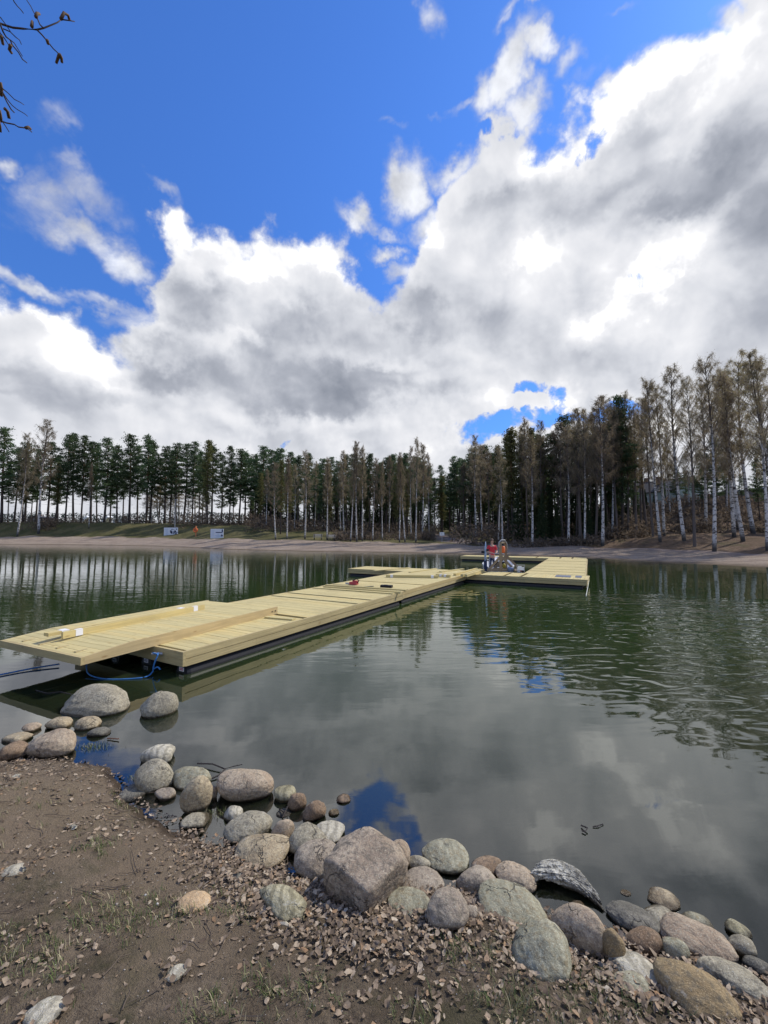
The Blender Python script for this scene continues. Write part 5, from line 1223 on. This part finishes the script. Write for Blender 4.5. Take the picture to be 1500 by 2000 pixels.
# grass
def dgr(x, y, px, py, t):
    s = np.zeros_like(x)
    for (cx, cy, r_) in [(200, 1790, 80), (330, 1775, 60), (120, 1850, 60), (60, 1900, 90), (600, 1930, 60), (1020, 1960, 110), (1150, 1900, 60), (900, 1840, 60), (980, 1820, 50), (500, 1920, 40), (690, 1660, 25), (680, 1560, 25), (270, 1510, 35), (1180, 1980, 70), (420, 1990, 60), (800, 1960, 60), (180, 1640, 30), (440, 1770, 40)]:
        s = np.maximum(s, np.exp(-(((px - cx) / r_) ** 2 + ((py - cy) / (r_ * .6)) ** 2)))
    return np.where(t > .1, s * .8 + .05 * (fbm(x * 3, y * 3) > .5), 0)
Pt = scatter(620, dgr); bl = []
for (x, y) in Pt:
    nb_ = rs.randint(5, 16); bl.append(np.stack([x + rs.normal(size=nb_) * .018, y + rs.normal(size=nb_) * .018], 1))
tuft = G(180, 1460, 0); nb_ = 420; bl.append(np.stack([tuft[0] + rs.normal(size=nb_) * .085, tuft[1] + rs.normal(size=nb_) * .05], 1))
for (px, py, nn) in [(385, 1592, 90), (425, 1580, 90), (395, 1560, 50), (270, 1512, 120), (455, 1600, 30), (1180, 1840, 30)]:
    q = G(px, py, .03); bl.append(np.stack([q[0] + rs.normal(size=nn) * .04, q[1] + rs.normal(size=nn) * .03], 1))
Bp = np.concatenate(bl); n = len(Bp); z = np.maximum(near_z(Bp[:, 0], Bp[:, 1]), -.01); hgt = rs.uniform(.010, .038, n); an = rs.uniform(0, 6.28, n); ln = rs.uniform(.2, 1.3, n) * hgt
b0 = np.stack([Bp[:, 0], Bp[:, 1], z], 1); sd_ = np.stack([np.cos(an + 1.57), np.sin(an + 1.57), np.zeros(n)], 1) * .0014
md = b0 + np.stack([np.cos(an) * ln * .35, np.sin(an) * ln * .35, hgt * .65], 1); tp = b0 + np.stack([np.cos(an) * ln, np.sin(an) * ln, hgt], 1)
V = np.stack([b0 - sd_, b0 + sd_, md + sd_ * .8, md - sd_ * .8, tp], 1).reshape(-1, 3)
F = (np.array([(0, 1, 2), (0, 2, 3), (3, 2, 4)])[None] + (np.arange(n) * 5)[:, None, None]).reshape(-1, 3)
t = mat('grass_blades', .7, .3); r_ = t.attr('rnd'); t.put(t.b.inputs['Base Color'], t.ramp(r_, [(0, (.055, .085, .022)), (.4, (.09, .13, .035)), (.62, (.15, .16, .06)), (.75, (.30, .26, .14)), (1, (.42, .36, .22))]))
tag(npmesh('grass', V, F, t.mat, {'rnd': np.repeat(rs.rand(n), 5)}), 'short sparse grass tufts on the bank', kind='stuff')
# gravel and crumbs
Pg = scatter(9000, lambda x, y, px, py, t: np.where(t > -.25, .3 + .5 * (fbm(x * 4, y * 4) > .5), 0)); n = len(Pg)
Vi, Fi = (np.array([(1, 0, 0), (-1, 0, 0), (0, 1, 0), (0, -1, 0), (0, 0, 1), (0, 0, -1)], float), np.array([(0, 2, 4), (2, 1, 4), (1, 3, 4), (3, 0, 4), (2, 0, 5), (1, 2, 5), (3, 1, 5), (0, 3, 5)]))
sz = rs.uniform(.0015, .0055, n) * (1 + 1.2 * (rs.rand(n) > .96)); zz = near_z(Pg[:, 0], Pg[:, 1])
rr_ = rs.uniform(.6, 1.3, (n, 6, 1)); V = (Vi[None] * rr_ * np.array([1, .8, .6])) * sz[:, None, None]; an = rs.uniform(0, 6.28, n)
Vx = V[:, :, 0] * np.cos(an)[:, None] - V[:, :, 1] * np.sin(an)[:, None] + Pg[:, 0][:, None]; Vy = V[:, :, 0] * np.sin(an)[:, None] + V[:, :, 1] * np.cos(an)[:, None] + Pg[:, 1][:, None]
V = np.stack([Vx, Vy, V[:, :, 2] + (zz + sz * .3)[:, None]], 2).reshape(-1, 3); F = (Fi[None] + (np.arange(n) * 6)[:, None, None]).reshape(-1, 3)
t = mat('gravel', .85, .3); t.put(t.b.inputs['Base Color'], t.ramp(t.attr('rnd'), [(0, (.10, .08, .06)), (.5, (.22, .18, .14)), (.85, (.36, .32, .27)), (1, (.55, .52, .47))]))
tag(npmesh('gravel', V, F, t.mat, {'rnd': np.repeat(rs.rand(n) ** 1.5, 6)}), 'fine gravel and crumbs of earth on the bank', kind='stuff')
# twigs
mb = MB(); Pw = scatter(430, lambda x, y, px, py, t: np.where(t > -.02, .25 + .5 * (t < .3), 0))
for (x, y) in Pw:
    L = rs.uniform(.05, .26); a_ = rs.uniform(0, 6.28); pts_ = []
    for u in np.linspace(0, 1, 4):
        xx = x + math.cos(a_) * L * u + rs.normal() * .006; yy = y + math.sin(a_) * L * u + rs.normal() * .006; pts_.append((xx, yy, lvl(xx, yy) + .008 + rs.rand() * .008))
    mb.tube(pts_, [.0028, .0024, .0018, .001], 4, False)
tag(mb.build('twigs', plain('twig', (.10, .075, .055), .9)), 'thin dry twigs scattered on the bank', kind='stuff')
def stick(pp, rad, label, name='stick', m=None):
    mb = MB(); mb.tube(pp, rad, 5); o = mb.build(name, m or plain('stick_bark', (.05, .04, .035), .9)); tag(o, label, 'stick')
stick([G(385, 1491, .015), G(415, 1492, .03), G(440, 1502, .02), G(425, 1515, .015), G(410, 1522, .01)], .006, 'thin bent branch in the water above the grey-green rock')
stick([G(438, 1502, .02), G(455, 1497, .02), G(473, 1493, .03)], .004, 'thin twig end pointing at the pink oval boulder')
stick([G(1135, 1612, .01), G(1147, 1617, .02), G(1143, 1625, .01), G(1136, 1622, .01)], .005, 'small folded twig floating on the open water')
stick([G(1158, 1614, .006), G(1168, 1613, .008), G(1178, 1609, .006)], .004, 'straight bit of twig floating right of the folded one')
stick([G(545, 1580, .02), G(556, 1587, .03), G(552, 1597, .02), G(562, 1575, .04)], .004, 'forked twig lying over the flat wet stone')
stick([G(210, 1442, .01), G(232, 1443, .015)], .006, 'reddish stick floating right of the flat wet rock', m=plain('red_stick', (.16, .08, .05), .8))
stick([G(70, 1348, .004), G(92, 1354, .006), G(118, 1351, .006), G(140, 1356, .003)], .0055, 'dark floating stick left of the large grey boulder')
c = G(457, 1722, .2)
sp_ = GD(562, 1813, 1.95)
q1 = G(540, 1812, .13); q2 = G(575, 1822, .13); stick([q1 + [0, 0, .02], (q1 + q2) / 2 + [0, 0, .03], q2 + [0, 0, .02]], [.006, .009, .003], 'pale splinter of wood on the leaves below the yellowish rock', 'splinter', plain('pale_splinter', (.55, .47, .33), .7))

# ================================================================== the near birch whose twigs hang into the top left corner
nb = empty('birch_tree', (-4.6, 2.6, near_z(np.array([-4.6]), np.array([2.6]))[0] - .1)); tag(nb, 'birch twigs with catkins hanging into the top left corner', 'birch')
o0 = np.array(nb.location)
TWG = plain('twig_bark', (.045, .030, .024), .8); CAT = plain('catkin', (.11, .065, .035), .8)
mb = MB(); mb.tube([(0, 0, -.2), (.05, .05, 2), (-.05, .1, 4.2), (.1, .05, 7), (.15, 0, 10)], [.17, .14, .115, .08, .02], 12); mb.build('trunk', BBARK, nb, True)
DN = 2.4
def tw(ptsp, rad, depth=DN):
    return [GD(px, py, depth + i * .02) - o0 for i, (px, py) in enumerate(ptsp)]
def twig(ptsp, r0, r1, parent, name='twig', m=TWG, depth=DN):
    pp = tw(ptsp, 0, depth); mb = MB(); mb.tube(pp, list(np.linspace(r0, r1, len(pp))), 6); return mb.build(name, m, parent, True)
def bough(zs, pxs):
    e = GD(*pxs, DN) - o0; mb = MB(); mb.tube([(0, .05, zs), (e[0] * .5, e[1] * .5, (zs + e[2]) / 2 + .25), tuple(e)], [.03, .015, .004], 7); return mb.build('bough', TWG, nb, True)
b1 = bough(3.2, (-15, 42)); b2 = bough(2.8, (-12, 150)); b3 = bough(2.6, (-12, 228)); b4 = bough(3.6, (-20, -30))
k1 = .0058
twig([(-15, 42), (0, 46), (25, 54), (45, 56), (72, 58), (85, 55), (100, 49), (112, 44), (120, 38)], .0065, .003, b1)
twig([(72, 58), (82, 68), (92, 80), (104, 95), (116, 106)], .0045, .003, b1)
twig([(85, 55), (78, 48), (72, 34), (66, 24), (60, 12), (52, 0), (45, -14)], .004, .002, b1); twig([(120, 38), (135, 40), (146, 42)], .0035, .0025, b1)
twig([(0, 46), (6, 62), (12, 72), (20, 78), (24, 88), (36, 102), (44, 116), (53, 123)], .005, .003, b1); twig([(6, 56), (20, 62), (30, 72), (38, 78), (42, 87)], .0035, .002, b1)
twig([(-8, 50), (0, 64), (8, 74), (16, 86), (20, 98)], .004, .002, b1); twig([(0, 33), (10, 46), (22, 64)], .003, .002, b1); twig([(28, 4), (34, 12), (40, 18), (46, 26)], .003, .0025, b4); twig([(20, -12), (28, 4)], .003, .003, b4)
twig([(20, 78), (28, 84), (34, 94), (44, 110)], .003, .002, b1)
for pts_ in ([(119, 37), (125, 25), (133, 30), (136, 40)], [(116, 106), (113, 114), (110, 123)], [(116, 106), (120, 113), (121, 122)], [(2, 70), (4, 78), (6, 87)], [(92, 78), (94, 86)], [(21, 88), (18, 97), (23, 104)], [(62, 52), (63, 42)], [(70, 33), (72, 26), (77, 27)]):
    twig(pts_, .0095, .0075, b1, 'catkin', CAT)
twig([(-12, 150), (0, 162), (4, 180), (14, 200), (22, 214), (28, 220)], .004, .0035, b2); twig([(4, 172), (16, 182), (28, 194), (40, 200), (47, 205)], .003, .002, b2); twig([(4, 178), (14, 194), (24, 206), (34, 214), (48, 222), (54, 227)], .003, .002, b2)
for pts_ in ([(0, 160), (3, 174), (2, 188)], [(9, 212), (15, 218), (18, 232)], [(-2, 214), (1, 228), (2, 238)]): twig(pts_, .0095, .008, b2, 'catkin', CAT)
twig([(-12, 228), (0, 235), (12, 240), (28, 243), (36, 248), (50, 250), (58, 254), (62, 258)], .0045, .003, b3); twig([(4, 236), (12, 248), (18, 258)], .003, .002, b3)
for pts_ in ([(-3, 236), (0, 246), (1, 258)], [(50, 250), (56, 248), (60, 252)]): twig(pts_, .008, .006, b3, 'catkin', CAT)
